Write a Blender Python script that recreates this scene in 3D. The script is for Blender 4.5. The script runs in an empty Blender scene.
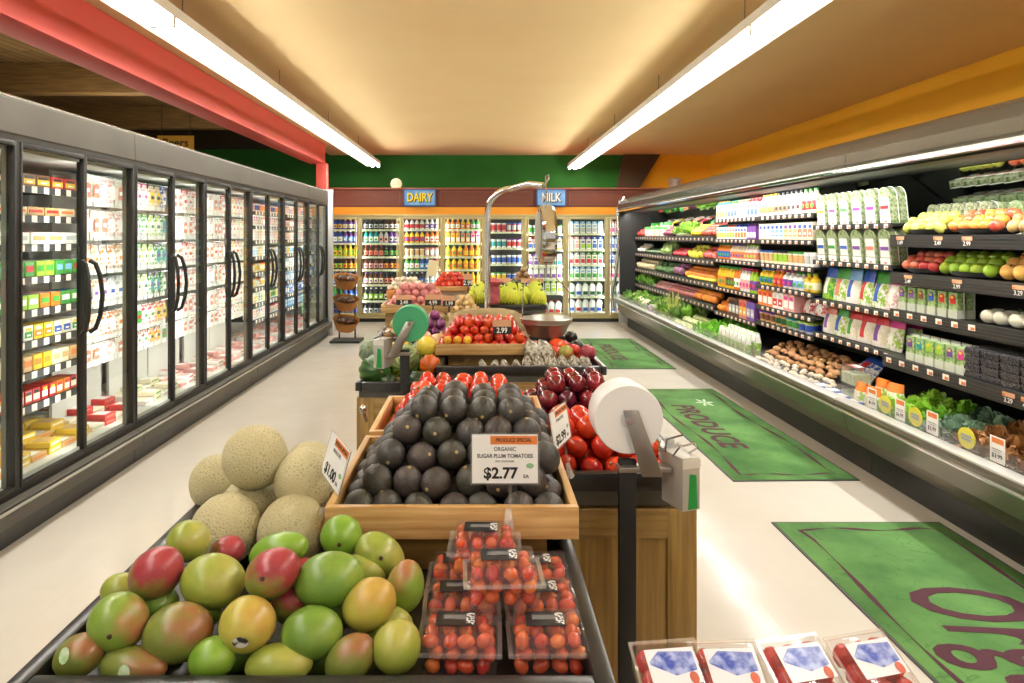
import bpy, bmesh, math, random
from mathutils import Vector, Matrix
R = random.Random(7)
scn = bpy.context.scene
COL = scn.collection
F = 680.0; HX = 479.0; HY = 236.0; CZ = 1.58
def W(px, py, Y):                      # world x, z of a point seen at depth Y
    return ((px-HX)/F*Y, CZ-(py-HY)/F*Y)
PI = math.pi
# ------------------------------------------------------------------ materials
def lin(c):
    if isinstance(c, str):
        c = [int(c[i:i+2], 16)/255 for i in (0, 2, 4)]
    return tuple((x/12.92 if x <= .04045 else ((x+.055)/1.055)**2.4) for x in c[:3])+(1,)
_M = {}
def mat(c, rough=.5, metal=0, emit=0, c2=None, scale=8, bump=0, bscale=60, detail=4, sharp=.5, coat=0, var=0, wscale=None, sss=0):
    key = (c, rough, metal, emit, c2, scale, bump, bscale, sharp, coat, var, wscale, sss)
    if key in _M: return _M[key]
    m = bpy.data.materials.new('m_'+str(c)); m.use_nodes = True
    nt = m.node_tree; N = nt.nodes; L = nt.links
    b = N['Principled BSDF']
    b.inputs['Roughness'].default_value = rough; b.inputs['Metallic'].default_value = metal
    b.inputs['Base Color'].default_value = lin(c)
    if coat: b.inputs['Coat Weight'].default_value = coat
    if emit:
        b.inputs['Emission Color'].default_value = lin(c); b.inputs['Emission Strength'].default_value = emit
    out = None
    tc = N.new('ShaderNodeTexCoord')
    if c2:
        no = N.new('ShaderNodeTexNoise'); no.inputs['Scale'].default_value = scale; no.inputs['Detail'].default_value = detail
        mp = N.new('ShaderNodeMapping'); L.new(tc.outputs['Object'], mp.inputs[0]); L.new(mp.outputs[0], no.inputs['Vector'])
        if wscale: mp.inputs['Scale'].default_value = wscale
        rp = N.new('ShaderNodeValToRGB'); rp.color_ramp.elements[0].position = .5-sharp/2; rp.color_ramp.elements[1].position = .5+sharp/2
        rp.color_ramp.elements[0].color = lin(c); rp.color_ramp.elements[1].color = lin(c2)
        L.new(no.outputs['Fac'], rp.inputs[0]); out = rp.outputs[0]
        L.new(out, b.inputs['Base Color'])
    if var:
        oi = N.new('ShaderNodeObjectInfo'); hs = N.new('ShaderNodeHueSaturation')
        mr = N.new('ShaderNodeMapRange'); mr.inputs['To Min'].default_value = 1-var; mr.inputs['To Max'].default_value = 1+var
        L.new(oi.outputs['Random'], mr.inputs['Value']); L.new(mr.outputs[0], hs.inputs['Value'])
        m2 = N.new('ShaderNodeMapRange'); m2.inputs['To Min'].default_value = .5-var*.08; m2.inputs['To Max'].default_value = .5+var*.08
        L.new(oi.outputs['Random'], m2.inputs['Value']); L.new(m2.outputs[0], hs.inputs['Hue'])
        if out: L.new(out, hs.inputs['Color'])
        else: hs.inputs['Color'].default_value = lin(c)
        L.new(hs.outputs[0], b.inputs['Base Color'])
    if bump:
        n2 = N.new('ShaderNodeTexNoise'); n2.inputs['Scale'].default_value = bscale; n2.inputs['Detail'].default_value = 3
        L.new(tc.outputs['Object'], n2.inputs['Vector'])
        bp = N.new('ShaderNodeBump'); bp.inputs['Strength'].default_value = bump; bp.inputs['Distance'].default_value = .01
        L.new(n2.outputs['Fac'], bp.inputs['Height']); L.new(bp.outputs[0], b.inputs['Normal'])
    _M[key] = m; return m
def glassy(tint='ffffff', refl=.1, haze=0.0, rough=.03, fres=1.25):
    key = ('g', tint, refl, haze, rough)
    if key in _M: return _M[key]
    m = bpy.data.materials.new('m_clear'); m.use_nodes = True
    nt = m.node_tree; N = nt.nodes; L = nt.links; N.remove(N['Principled BSDF'])
    o = N['Material Output']; t = N.new('ShaderNodeBsdfTransparent'); t.inputs[0].default_value = lin(tint)
    g = N.new('ShaderNodeBsdfGlossy'); g.inputs['Roughness'].default_value = rough; g.inputs[0].default_value = (1, 1, 1, 1)
    lw = N.new('ShaderNodeLayerWeight'); lw.inputs[0].default_value = .5
    pw = N.new('ShaderNodeMath'); pw.operation = 'POWER'; pw.inputs[1].default_value = 5; L.new(lw.outputs['Facing'], pw.inputs[0])
    ma = N.new('ShaderNodeMath'); ma.operation = 'MULTIPLY_ADD'; ma.inputs[1].default_value = .45; ma.inputs[2].default_value = refl; ma.use_clamp = True
    L.new(pw.outputs[0], ma.inputs[0])
    mx = N.new('ShaderNodeMixShader'); L.new(ma.outputs[0], mx.inputs[0]); L.new(t.outputs[0], mx.inputs[1]); L.new(g.outputs[0], mx.inputs[2])
    last = mx
    if haze:
        d = N.new('ShaderNodeBsdfDiffuse'); d.inputs[0].default_value = (1, 1, 1, 1)
        m2 = N.new('ShaderNodeMixShader'); m2.inputs[0].default_value = haze
        L.new(mx.outputs[0], m2.inputs[1]); L.new(d.outputs[0], m2.inputs[2]); last = m2
    L.new(last.outputs[0], o.inputs[0]); _M[key] = m; return m
def wood(c1, c2, axis='x', rough=.4, sc=1.0):
    key = ('w', c1, c2, axis, sc)
    if key in _M: return _M[key]
    s = {'x': (1.6, 22, 30), 'y': (22, 1.6, 30), 'z': (26, 26, 1.3)}[axis]
    m = mat(c1, rough, 0, 0, c2, 1.9*sc, .05, 90, 6, .3, 0, 0, s); _M[key] = m; return m
def blush(base, red, amt=.5, spots='7c6a2a', rough=.33, stripes=None):
    """fruit skin: two colours blended along the fruit with noise"""
    key = ('b', base, red, amt, rough)
    if key in _M: return _M[key]
    m = bpy.data.materials.new('m_skin'); m.use_nodes = True
    nt = m.node_tree; N = nt.nodes; L = nt.links; b = N['Principled BSDF']
    b.inputs['Roughness'].default_value = rough
    tc = N.new('ShaderNodeTexCoord'); no = N.new('ShaderNodeTexNoise'); no.inputs['Scale'].default_value = 1.6; no.inputs['Detail'].default_value = 3
    L.new(tc.outputs['Object'], no.inputs['Vector'])
    sp = N.new('ShaderNodeSeparateXYZ'); L.new(tc.outputs['Generated'], sp.inputs[0])
    a = N.new('ShaderNodeMath'); a.operation = 'MULTIPLY_ADD'; a.inputs[1].default_value = .9
    L.new(sp.outputs['X'], a.inputs[0]); L.new(no.outputs['Fac'], a.inputs[2])
    a2 = N.new('ShaderNodeMath'); a2.operation = 'MULTIPLY_ADD'; a2.inputs[1].default_value = .45
    L.new(sp.outputs['Z'], a2.inputs[0]); L.new(a.outputs[0], a2.inputs[2])
    rp = N.new('ShaderNodeValToRGB'); e = rp.color_ramp.elements
    e[0].position = max(0, .85-.5*amt-.11); e[1].position = min(1, .85-.5*amt+.11)
    e[0].color = lin(base); e[1].color = lin(red)
    dv = N.new('ShaderNodeMath'); dv.operation = 'MULTIPLY'; dv.inputs[1].default_value = .45
    L.new(a2.outputs[0], dv.inputs[0]); L.new(dv.outputs[0], rp.inputs[0])
    n3 = N.new('ShaderNodeTexNoise'); n3.inputs['Scale'].default_value = 22; L.new(tc.outputs['Object'], n3.inputs['Vector'])
    r3 = N.new('ShaderNodeValToRGB'); r3.color_ramp.elements[0].position = .66; r3.color_ramp.elements[1].position = .72
    L.new(n3.outputs['Fac'], r3.inputs[0])
    mx = N.new('ShaderNodeMix'); mx.data_type = 'RGBA'; mx.inputs[7].default_value = lin('e8e090')
    ml = N.new('ShaderNodeMath'); ml.operation = 'MULTIPLY'; ml.inputs[1].default_value = .22
    L.new(r3.outputs[0], ml.inputs[0]); L.new(ml.outputs[0], mx.inputs[0]); L.new(rp.outputs[0], mx.inputs[6])
    L.new(mx.outputs[2], b.inputs['Base Color']); _M[key] = m; return m
def melon_mat():
    m = bpy.data.materials.new('m_netted_rind'); m.use_nodes = True
    nt = m.node_tree; N = nt.nodes; L = nt.links; b = N['Principled BSDF']; b.inputs['Roughness'].default_value = .75
    tc = N.new('ShaderNodeTexCoord')
    no = N.new('ShaderNodeTexNoise'); no.inputs['Scale'].default_value = 3; L.new(tc.outputs['Object'], no.inputs['Vector'])
    mxv = N.new('ShaderNodeMix'); mxv.data_type = 'RGBA'; mxv.inputs[0].default_value = .12
    L.new(tc.outputs['Object'], mxv.inputs[6]); L.new(no.outputs['Color'], mxv.inputs[7])
    v = N.new('ShaderNodeTexVoronoi'); v.feature = 'DISTANCE_TO_EDGE'; v.inputs['Scale'].default_value = 11; L.new(mxv.outputs[2], v.inputs['Vector'])
    rp = N.new('ShaderNodeValToRGB'); e = rp.color_ramp.elements; e[0].position = .1; e[1].position = .32
    e[0].color = lin('c6bd98'); e[1].color = lin('a6a27a'); L.new(v.outputs['Distance'], rp.inputs[0])
    n2 = N.new('ShaderNodeTexNoise'); n2.inputs['Scale'].default_value = 1.3; L.new(tc.outputs['Object'], n2.inputs['Vector'])
    r2 = N.new('ShaderNodeValToRGB'); r2.color_ramp.elements[0].position = .38; r2.color_ramp.elements[1].position = .62
    L.new(n2.outputs['Fac'], r2.inputs[0])
    mx = N.new('ShaderNodeMix'); mx.data_type = 'RGBA'; mx.inputs[6].default_value = lin('bdb48c')
    L.new(r2.outputs[0], mx.inputs[0]); L.new(rp.outputs[0], mx.inputs[7]); L.new(mx.outputs[2], b.inputs['Base Color'])
    bp = N.new('ShaderNodeBump'); bp.inputs['Strength'].default_value = .5; bp.inputs['Distance'].default_value = .03; bp.invert = True
    L.new(rp.outputs[0], bp.inputs['Height']); L.new(bp.outputs[0], b.inputs['Normal']); bp.invert = False
    return m
# ------------------------------------------------------------------ mesh builder
class MB:
    def __init__(s): s.v = []; s.f = []; s.m = []; s.mats = []
    def mi(s, m):
        if m not in s.mats: s.mats.append(m)
        return s.mats.index(m)
    def add(s, vs, fs, m):
        o = len(s.v); s.v += [tuple(v) for v in vs]; k = s.mi(m)
        for f in fs: s.f.append(tuple(i+o for i in f)); s.m.append(k)
        return s
    def box(s, x0, x1, y0, y1, z0, z1, m):
        return s.add([(x0, y0, z0), (x1, y0, z0), (x1, y1, z0), (x0, y1, z0), (x0, y0, z1), (x1, y0, z1), (x1, y1, z1), (x0, y1, z1)],
                     [(0, 3, 2, 1), (4, 5, 6, 7), (0, 1, 5, 4), (1, 2, 6, 5), (2, 3, 7, 6), (3, 0, 4, 7)], m)
    def frustum(s, b, t, z0, z1, m, caps=(1, 1)):   # b,t = (x0,x1,y0,y1)
        fs = [(0, 1, 5, 4), (1, 2, 6, 5), (2, 3, 7, 6), (3, 0, 4, 7)]
        if caps[0]: fs.append((0, 3, 2, 1))
        if caps[1]: fs.append((4, 5, 6, 7))
        return s.add([(b[0], b[2], z0), (b[1], b[2], z0), (b[1], b[3], z0), (b[0], b[3], z0), (t[0], t[2], z1), (t[1], t[2], z1), (t[1], t[3], z1), (t[0], t[3], z1)], fs, m)
    def lathe(s, prof, m, seg=16, c=(0, 0, 0), ribs=0, rd=0, mats=None, sx=1, sy=1):
        vs = []; fs = []
        for r, z in prof:
            for i in range(seg):
                a = 2*PI*i/seg; q = r*(1+rd*abs(math.cos(a*ribs/2)) if ribs else 1)
                vs.append((c[0]+q*math.cos(a)*sx, c[1]+q*math.sin(a)*sy, c[2]+z))
        o = len(s.v); s.v += vs
        for j in range(len(prof)-1):
            mm = s.mi(mats[j] if mats else m)
            for i in range(seg):
                k = (i+1) % seg; s.f.append((o+j*seg+i, o+j*seg+k, o+(j+1)*seg+k, o+(j+1)*seg+i)); s.m.append(mm)
        mm = s.mi(mats[-1] if mats else m)
        if prof[-1][0] > 1e-4: s.f.append(tuple(o+(len(prof)-1)*seg+i for i in range(seg))); s.m.append(mm)
        if prof[0][0] > 1e-4: s.f.append(tuple(o+seg-1-i for i in range(seg))); s.m.append(s.mi(mats[0] if mats else m))
        return s
    def tube(s, path, r, m, seg=8, caps=True):
        P = [Vector(p) for p in path]; rings = []; up = None
        for i, p in enumerate(P):
            d = (P[min(i+1, len(P)-1)]-P[max(i-1, 0)]).normalized()
            if up is None: up = d.orthogonal().normalized()
            up = (up-d*up.dot(d)).normalized(); w = d.cross(up)
            rr = r[i] if isinstance(r, (list, tuple)) else r
            rings.append([p+up*rr*math.cos(2*PI*k/seg)+w*rr*math.sin(2*PI*k/seg) for k in range(seg)])
        vs = [v for q in rings for v in q]; fs = []
        for j in range(len(P)-1):
            for i in range(seg):
                k = (i+1) % seg; fs.append((j*seg+i, j*seg+k, (j+1)*seg+k, (j+1)*seg+i))
        if caps: fs.append(tuple(range(seg))[::-1]); fs.append(tuple((len(P)-1)*seg+i for i in range(seg)))
        return s.add(vs, fs, m)
    def blob(s, rx, ry, rz, m, seg=20, rings=12, c=(0, 0, 0), fn=None):
        vs = [(c[0], c[1], c[2]-rz)]; 
        for j in range(1, rings):
            t = PI*j/rings-PI/2
            for i in range(seg):
                a = 2*PI*i/seg; x, y, z = math.cos(t)*math.cos(a), math.cos(t)*math.sin(a), math.sin(t)
                k = fn(x, y, z) if fn else 1
                vs.append((c[0]+rx*x*k, c[1]+ry*y*k, c[2]+rz*z*k))
        k0 = fn(0, 0, -1) if fn else 1; vs[0] = (c[0], c[1], c[2]-rz*k0); k1 = fn(0, 0, 1) if fn else 1
        vs.append((c[0], c[1], c[2]+rz*k1)); n = len(vs)-1; fs = []
        for i in range(seg):
            k = (i+1) % seg; fs.append((0, 1+k, 1+i)); fs.append((n, n-seg+i, n-seg+k))
        for j in range(rings-2):
            for i in range(seg):
                k = (i+1) % seg; fs.append((1+j*seg+i, 1+j*seg+k, 1+(j+1)*seg+k, 1+(j+1)*seg+i))
        return s.add(vs, fs, m)
    def prism(s, prof, y0, y1, m):      # closed profile (x,z) swept along y
        n = len(prof); vs = [(x, y0, z) for x, z in prof]+[(x, y1, z) for x, z in prof]
        return s.add(vs, [(i, (i+1) % n, n+(i+1) % n, n+i) for i in range(n)]+[tuple(range(n))[::-1], tuple(range(n, 2*n))], m)
    def quad(s, pts, m): return s.add(pts, [tuple(range(len(pts)))], m)
    def disc(s, c, r, m, seg=20, ax='y'):
        pts = [(c[0]+r*math.cos(2*PI*i/seg), c[1], c[2]+r*math.sin(2*PI*i/seg)) for i in range(seg)]
        return s.quad(pts, m)
    def mesh(s, name='mesh', bevel=0, sharp=.6, seg=2):
        me = bpy.data.meshes.new(name); me.from_pydata(s.v, [], s.f)
        for m in s.mats: me.materials.append(m)
        me.polygons.foreach_set('material_index', s.m)
        bm = bmesh.new(); bm.from_mesh(me)
        bmesh.ops.recalc_face_normals(bm, faces=bm.faces)
        if bevel:
            es = [e for e in bm.edges if len(e.link_faces) == 2 and e.calc_face_angle(0) > .5]
            bmesh.ops.bevel(bm, geom=es, offset=bevel, segments=seg, affect='EDGES', profile=.5)
        bm.to_mesh(me); bm.free()
        me.polygons.foreach_set('use_smooth', [True]*len(me.polygons))
        me.set_sharp_from_angle(angle=sharp); me.update(); return me
def ob(name, me, parent=None, loc=(0, 0, 0), rot=(0, 0, 0), sc=(1, 1, 1), label=None, cat=None, group=None, kind=None):
    o = bpy.data.objects.new(name, me); COL.objects.link(o)
    if parent: o.parent = parent
    o.location = loc; o.rotation_euler = rot
    o.scale = (sc,)*3 if isinstance(sc, (int, float)) else sc
    if label: o['label'] = label
    if cat: o['category'] = cat
    if group: o['group'] = group
    if kind: o['kind'] = kind
    return o
def text_me(s, size, m, ext=0.0006, bold=0, shear=0, spacing=1, align='CENTER'):
    cu = bpy.data.curves.new('lettering', 'FONT'); cu.body = s; cu.size = size; cu.extrude = ext; cu.offset = bold*size
    cu.align_x = align; cu.align_y = 'CENTER'; cu.shear = shear; cu.space_character = spacing; cu.resolution_u = 3
    o = bpy.data.objects.new('tmp', cu); COL.objects.link(o); bpy.context.view_layer.update()
    me = bpy.data.meshes.new_from_object(o.evaluated_get(bpy.context.evaluated_depsgraph_get()))
    bpy.data.objects.remove(o); bpy.data.curves.remove(cu)
    me.materials.clear(); me.materials.append(m); return me
def struct(name, me, **k): return ob(name, me, kind='structure', **k)
def bx(x0, x1, y0, y1, z0, z1, m, bevel=0): return MB().box(x0, x1, y0, y1, z0, z1, m).mesh('box', bevel)
ORD = ['top', 'second', 'third', 'fourth', 'fifth', 'sixth', 'seventh', 'eighth', 'ninth']
NTH = ['first', 'second', 'third', 'fourth', 'fifth', 'sixth', 'seventh', 'eighth', 'ninth']
# base materials
WHITE = mat('f2f1ec', .5); BLACK = mat('141414', .45); BLK_RIM = mat('1b1b1c', .28, 0, 0, '2a2a2a', 30)
DGREY = mat('3a3936', .5); STEEL = mat('c8c8c6', .22, 1); CHROME = mat('e6e6e6', .08, 1)
CASEG = mat('56524a', .5, .2, 0, '4b4740', 3); RCAN = mat('6f6a60', .25, .75, 0, '646056', 3); FRAME = mat('2a2826', .35, .5)
CLEAR = glassy('fbfffd', .02, 0, .02); PLAST = glassy('fafafa', .05, .025, .1, 1.35)
GLASSCURVE = glassy('ffffff', .04, .02, .05)
OAK = wood('b08448', 'd9b47c', 'x'); OAKY = wood('b08448', 'd9b47c', 'y'); OAKD = wood('7e6234', 'a3854a', 'z'); OAKD_X = wood('7e6234', 'a3854a', 'x')
ORANGE = mat('e0803c', .6); INK = mat('1c1c1c', .7); GREYINK = mat('6a6a6a', .7)
# ================================================================== STRUCTURE
fl = bpy.data.materials.new('m_floor'); fl.use_nodes = True
nt = fl.node_tree; N = nt.nodes; L = nt.links; b = N['Principled BSDF']
tc = N.new('ShaderNodeTexCoord')
no = N.new('ShaderNodeTexNoise'); no.inputs['Scale'].default_value = 3; no.inputs['Detail'].default_value = 8; L.new(tc.outputs['Object'], no.inputs['Vector'])
rp = N.new('ShaderNodeValToRGB'); rp.color_ramp.elements[0].color = lin('d9d3c7'); rp.color_ramp.elements[1].color = lin('e3ded4')
L.new(no.outputs['Fac'], rp.inputs[0])
br = N.new('ShaderNodeTexBrick'); br.offset = 0; br.inputs['Scale'].default_value = 1; br.inputs['Brick Width'].default_value = .61; br.inputs['Row Height'].default_value = .61
br.inputs['Mortar Size'].default_value = .0022; br.inputs['Color1'].default_value = (1, 1, 1, 1); br.inputs['Color2'].default_value = (.985, .985, .985, 1); br.inputs['Mortar'].default_value = (.95, .945, .935, 1)
L.new(tc.outputs['Object'], br.inputs['Vector'])
mx = N.new('ShaderNodeMix'); mx.data_type = 'RGBA'; mx.blend_type = 'MULTIPLY'; mx.inputs[0].default_value = 1
L.new(rp.outputs[0], mx.inputs[6]); L.new(br.outputs[0], mx.inputs[7]); L.new(mx.outputs[2], b.inputs['Base Color'])
b.inputs['Roughness'].default_value = .16
wv = N.new('ShaderNodeTexNoise'); wv.inputs['Scale'].default_value = 2.2; wv.inputs['Detail'].default_value = 4; L.new(tc.outputs['Object'], wv.inputs['Vector'])
bp = N.new('ShaderNodeBump'); bp.inputs['Strength'].default_value = .22; bp.inputs['Distance'].default_value = .03; L.new(wv.outputs['Fac'], bp.inputs['Height']); L.new(bp.outputs[0], b.inputs['Normal'])
struct('floor', bx(-8, 4.8, -3, 14, -.1, 0, fl))
CEILM = mat('f3d7a2', .9, 0, 0, 'efd09a', 1.2)
struct('ceiling', bx(-3.06, 4.8, -3, 14, 3.245, 3.35, CEILM))
GOLD = mat('ffbe22', .7, 0, 0, 'fab41e', 2); GREEN = mat('1c6a14', .8, 0, 0, '175c12', 2)
struct('wall_right', bx(4.76, 4.9, -3, 14, 0, 3.245, GOLD))
mb = MB(); mb.box(-8, 2.95, 14, 14.1, 0, 4.2, GREEN); mb.box(2.95, 4.9, 14, 14.1, 0, 4.2, GOLD)
struct('wall_back', mb.mesh())
struct('wall_left', bx(-8.1, -8, -3, 14, 0, 4.4, mat('4b3b24', .9)))
mb = MB(); BR = mat('4a3a24', .8)
mb.add([(3.3, 13.9, 2.9), (3.3, 13.98, 2.9), (2.85, 13.9, 2.3), (2.85, 13.98, 2.3), (3.65, 13.9, 3.245), (3.65, 13.98, 3.245), (2.95, 13.9, 3.245), (2.95, 13.98, 3.245)], [], BR)
mb.prism([(2.75, 2.2), (3.05, 2.2), (3.7, 3.244), (2.95, 3.244)], 13.86, 13.99, BR)
struct('trim_1', mb.mesh())
# wood plank ceiling on the left with beams
pl = bpy.data.materials.new('m_planks'); pl.use_nodes = True
nt = pl.node_tree; N = nt.nodes; L = nt.links; b = N['Principled BSDF']; b.inputs['Roughness'].default_value = .7
tc = N.new('ShaderNodeTexCoord'); br = N.new('ShaderNodeTexBrick'); br.offset = .3; br.inputs['Scale'].default_value = 1
br.inputs['Brick Width'].default_value = 6; br.inputs['Row Height'].default_value = .14; br.inputs['Mortar Size'].default_value = .008
br.inputs['Color1'].default_value = lin('8a6c3e'); br.inputs['Color2'].default_value = lin('76592f'); br.inputs['Mortar'].default_value = lin('2e2110')
mp = N.new('ShaderNodeMapping'); mp.inputs['Rotation'].default_value = (0, 0, PI/2+.12); L.new(tc.outputs['Object'], mp.inputs[0]); L.new(mp.outputs[0], br.inputs['Vector']); L.new(br.outputs[0], b.inputs['Base Color'])
mb = MB(); mb.add([(-8, -3, 3.9), (-3.06, -3, 3.9), (-3.06, 14, 3.9), (-8, 14, 3.9), (-8, -3, 4.0), (-3.06, -3, 4.0), (-3.06, 14, 4.0), (-8, 14, 4.0)], [(0, 3, 2, 1), (4, 5, 6, 7), (0, 1, 5, 4), (1, 2, 6, 5), (2, 3, 7, 6), (3, 0, 4, 7)], pl)
struct('ceiling.001', mb.mesh())
mb = MB()
mb.box(-3.08, -3.06, -3, 14, 3.24, 4.0, mat('6b5028', .8))
struct('wall_upper_left', mb.mesh())
BEAMW = wood('8a6a38', '6d5228', 'x', .7)
for y in (3.0, 6.1, 9.1, 12.1): struct('trim_beam', bx(-8, -3.08, y, y+.22, 3.5, 3.9, BEAMW, .008))
struct('trim_2', bx(-8, -3.08, 13.7, 13.98, 3.36, 3.9, mat('33270f', .8)))
RED = mat('f2645a', .55, 0, 0, 'ec6a5e', 3)
struct('trim_3', bx(-3.06, -2.78, -3, 12.3, 2.88, 3.24, RED, .004))
struct('trim_4', bx(-2.90, -2.72, 12.1, 12.28, 0, 2.88, RED, .004))
# soffit above the dairy cooler
MAR = mat('6a3423', .6, 0, 0, '602e1e', 2)
mb = MB(); mb.box(-3.6, 3.75, 12.5, 14, 2.11, 2.44, MAR)
for x0, x1 in ((-3.4, -1.45), (-.72, .98), (1.66, 3.7)):
    for a in ((x0, x1, 2.385, 2.40), (x0, x1, 2.15, 2.165)): mb.box(a[0], a[1], 12.488, 12.5, a[2], a[3], mat('7a4230', .6))
    for xx in (x0, x1-.015): mb.box(xx, xx+.015, 12.488, 12.5, 2.15, 2.40, mat('7a4230', .6))
mb.box(-3.6, 3.75, 12.46, 14, 2.44, 2.465, mat('8c4836', .6))
struct('trim_5', mb.mesh())
struct('trim_6', bx(-3.6, 3.75, 12.49, 14, 1.975, 2.11, mat('e79a24', .6)))
# ================================================================== CEILING LIGHTS
TUBE = mat('fffdf6', .5, 0, 40)
FIXW = mat('e9e7df', .5)
for lx, yend, lab, sgn in ((-2.0, 13.2, 'long white fluorescent strip light above the left aisle', -1), (1.86, 13.6, 'long white fluorescent strip light above the right aisle', 1)):
    fx = ob('strip_light', None, None, (lx, 0, 2.93), label=lab, cat='ceiling light')
    mb = MB(); mb.box(-.085, .085, -2.5, yend, .03, .1, FIXW)
    for s in (sgn,):  # wing on the outer side only, added to darken the ceiling beyond it
        a0, a1 = (.07, .15) if s > 0 else (-.15, -.07)
        mb.add([(s*.07, -2.5, .03), (s*.16, -2.5, -.005), (s*.16, yend, -.005), (s*.07, yend, .03), (s*.07, -2.5, .04), (s*.16, -2.5, .003), (s*.16, yend, .003), (s*.07, yend, .04)],
               [(0, 1, 2, 3), (4, 5, 6, 7), (0, 1, 5, 4), (2, 3, 7, 6), (1, 2, 6, 5)], FIXW)
    ob('housing', mb.mesh(), fx)
    n = 7; seg = (yend+2.4)/n
    for k in range(n):
        y0 = -2.4+k*seg
        for s in (-1, 1):
            ob('fluorescent_tube', MB().tube([(s*.055, y0+.03, 0), (s*.055, y0+seg-.03, 0)], .019, TUBE, 10).mesh(), fx)
        ob('lamp_socket', bx(-.085, .085, y0-.02, y0+.02, -.035, .03, mat('cfcdc4', .5), .004), fx)
        ob('hanging_chain', MB().tube([(0, y0+.3, .1), (0, y0+.3, .315)], .004, mat('8a7d62', .4, .6), 6).mesh(), fx)
# ================================================================== LEFT GLASS DOOR COOLERS
CASEIN = mat('d8d6d0', .6)
GASK = mat('1d1c1b', .5)
XG = -2.42
ZL = [1.87, 1.70, 1.53, 1.34, 1.15, .97, .79, .60]
def rail_mat():
    m = bpy.data.materials.new('m_price_strip'); m.use_nodes = True
    nt = m.node_tree; N = nt.nodes; L = nt.links; b = N['Principled BSDF']; b.inputs['Roughness'].default_value = .5
    tc = N.new('ShaderNodeTexCoord'); br = N.new('ShaderNodeTexBrick'); br.offset = 0; br.inputs['Scale'].default_value = 1
    br.inputs['Brick Width'].default_value = .11; br.inputs['Row Height'].default_value = 5; br.inputs['Mortar Size'].default_value = .032
    br.inputs['Color1'].default_value = lin('f4f2ec'); br.inputs['Color2'].default_value = lin('f0d8c8'); br.inputs['Mortar'].default_value = lin('33312e')
    mp = N.new('ShaderNodeMapping'); mp.inputs['Rotation'].default_value = (0, 0, PI/2); L.new(tc.outputs['Object'], mp.inputs[0])
    sp = N.new('ShaderNodeSeparateXYZ'); cb = N.new('ShaderNodeCombineXYZ'); L.new(tc.outputs['Object'], sp.inputs[0])
    ad = N.new('ShaderNodeMath'); ad.operation = 'ADD'; L.new(sp.outputs['X'], ad.inputs[0]); L.new(sp.outputs['Y'], ad.inputs[1]); L.new(ad.outputs[0], cb.inputs['X'])
    cb.inputs['Y'].default_value = 1.2
    L.new(cb.outputs[0], br.inputs['Vector']); L.new(br.outputs[0], b.inputs['Base Color']); return m
RAILM = rail_mat()
pairs = [2.33, 3.54, 4.74, 5.96, 7.17, 8.38, 9.59, 10.8]
units = [(0, 2), (2, 4), (4, 6), (6, 7)]
handle_me = MB().tube([(0, 0, -.22), (.035, 0, -.20), (.06, 0, -.12), (.072, 0, 0), (.06, 0, .12), (.035, 0, .20), (0, 0, .22)], .014, BLACK, 8).mesh()
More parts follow.
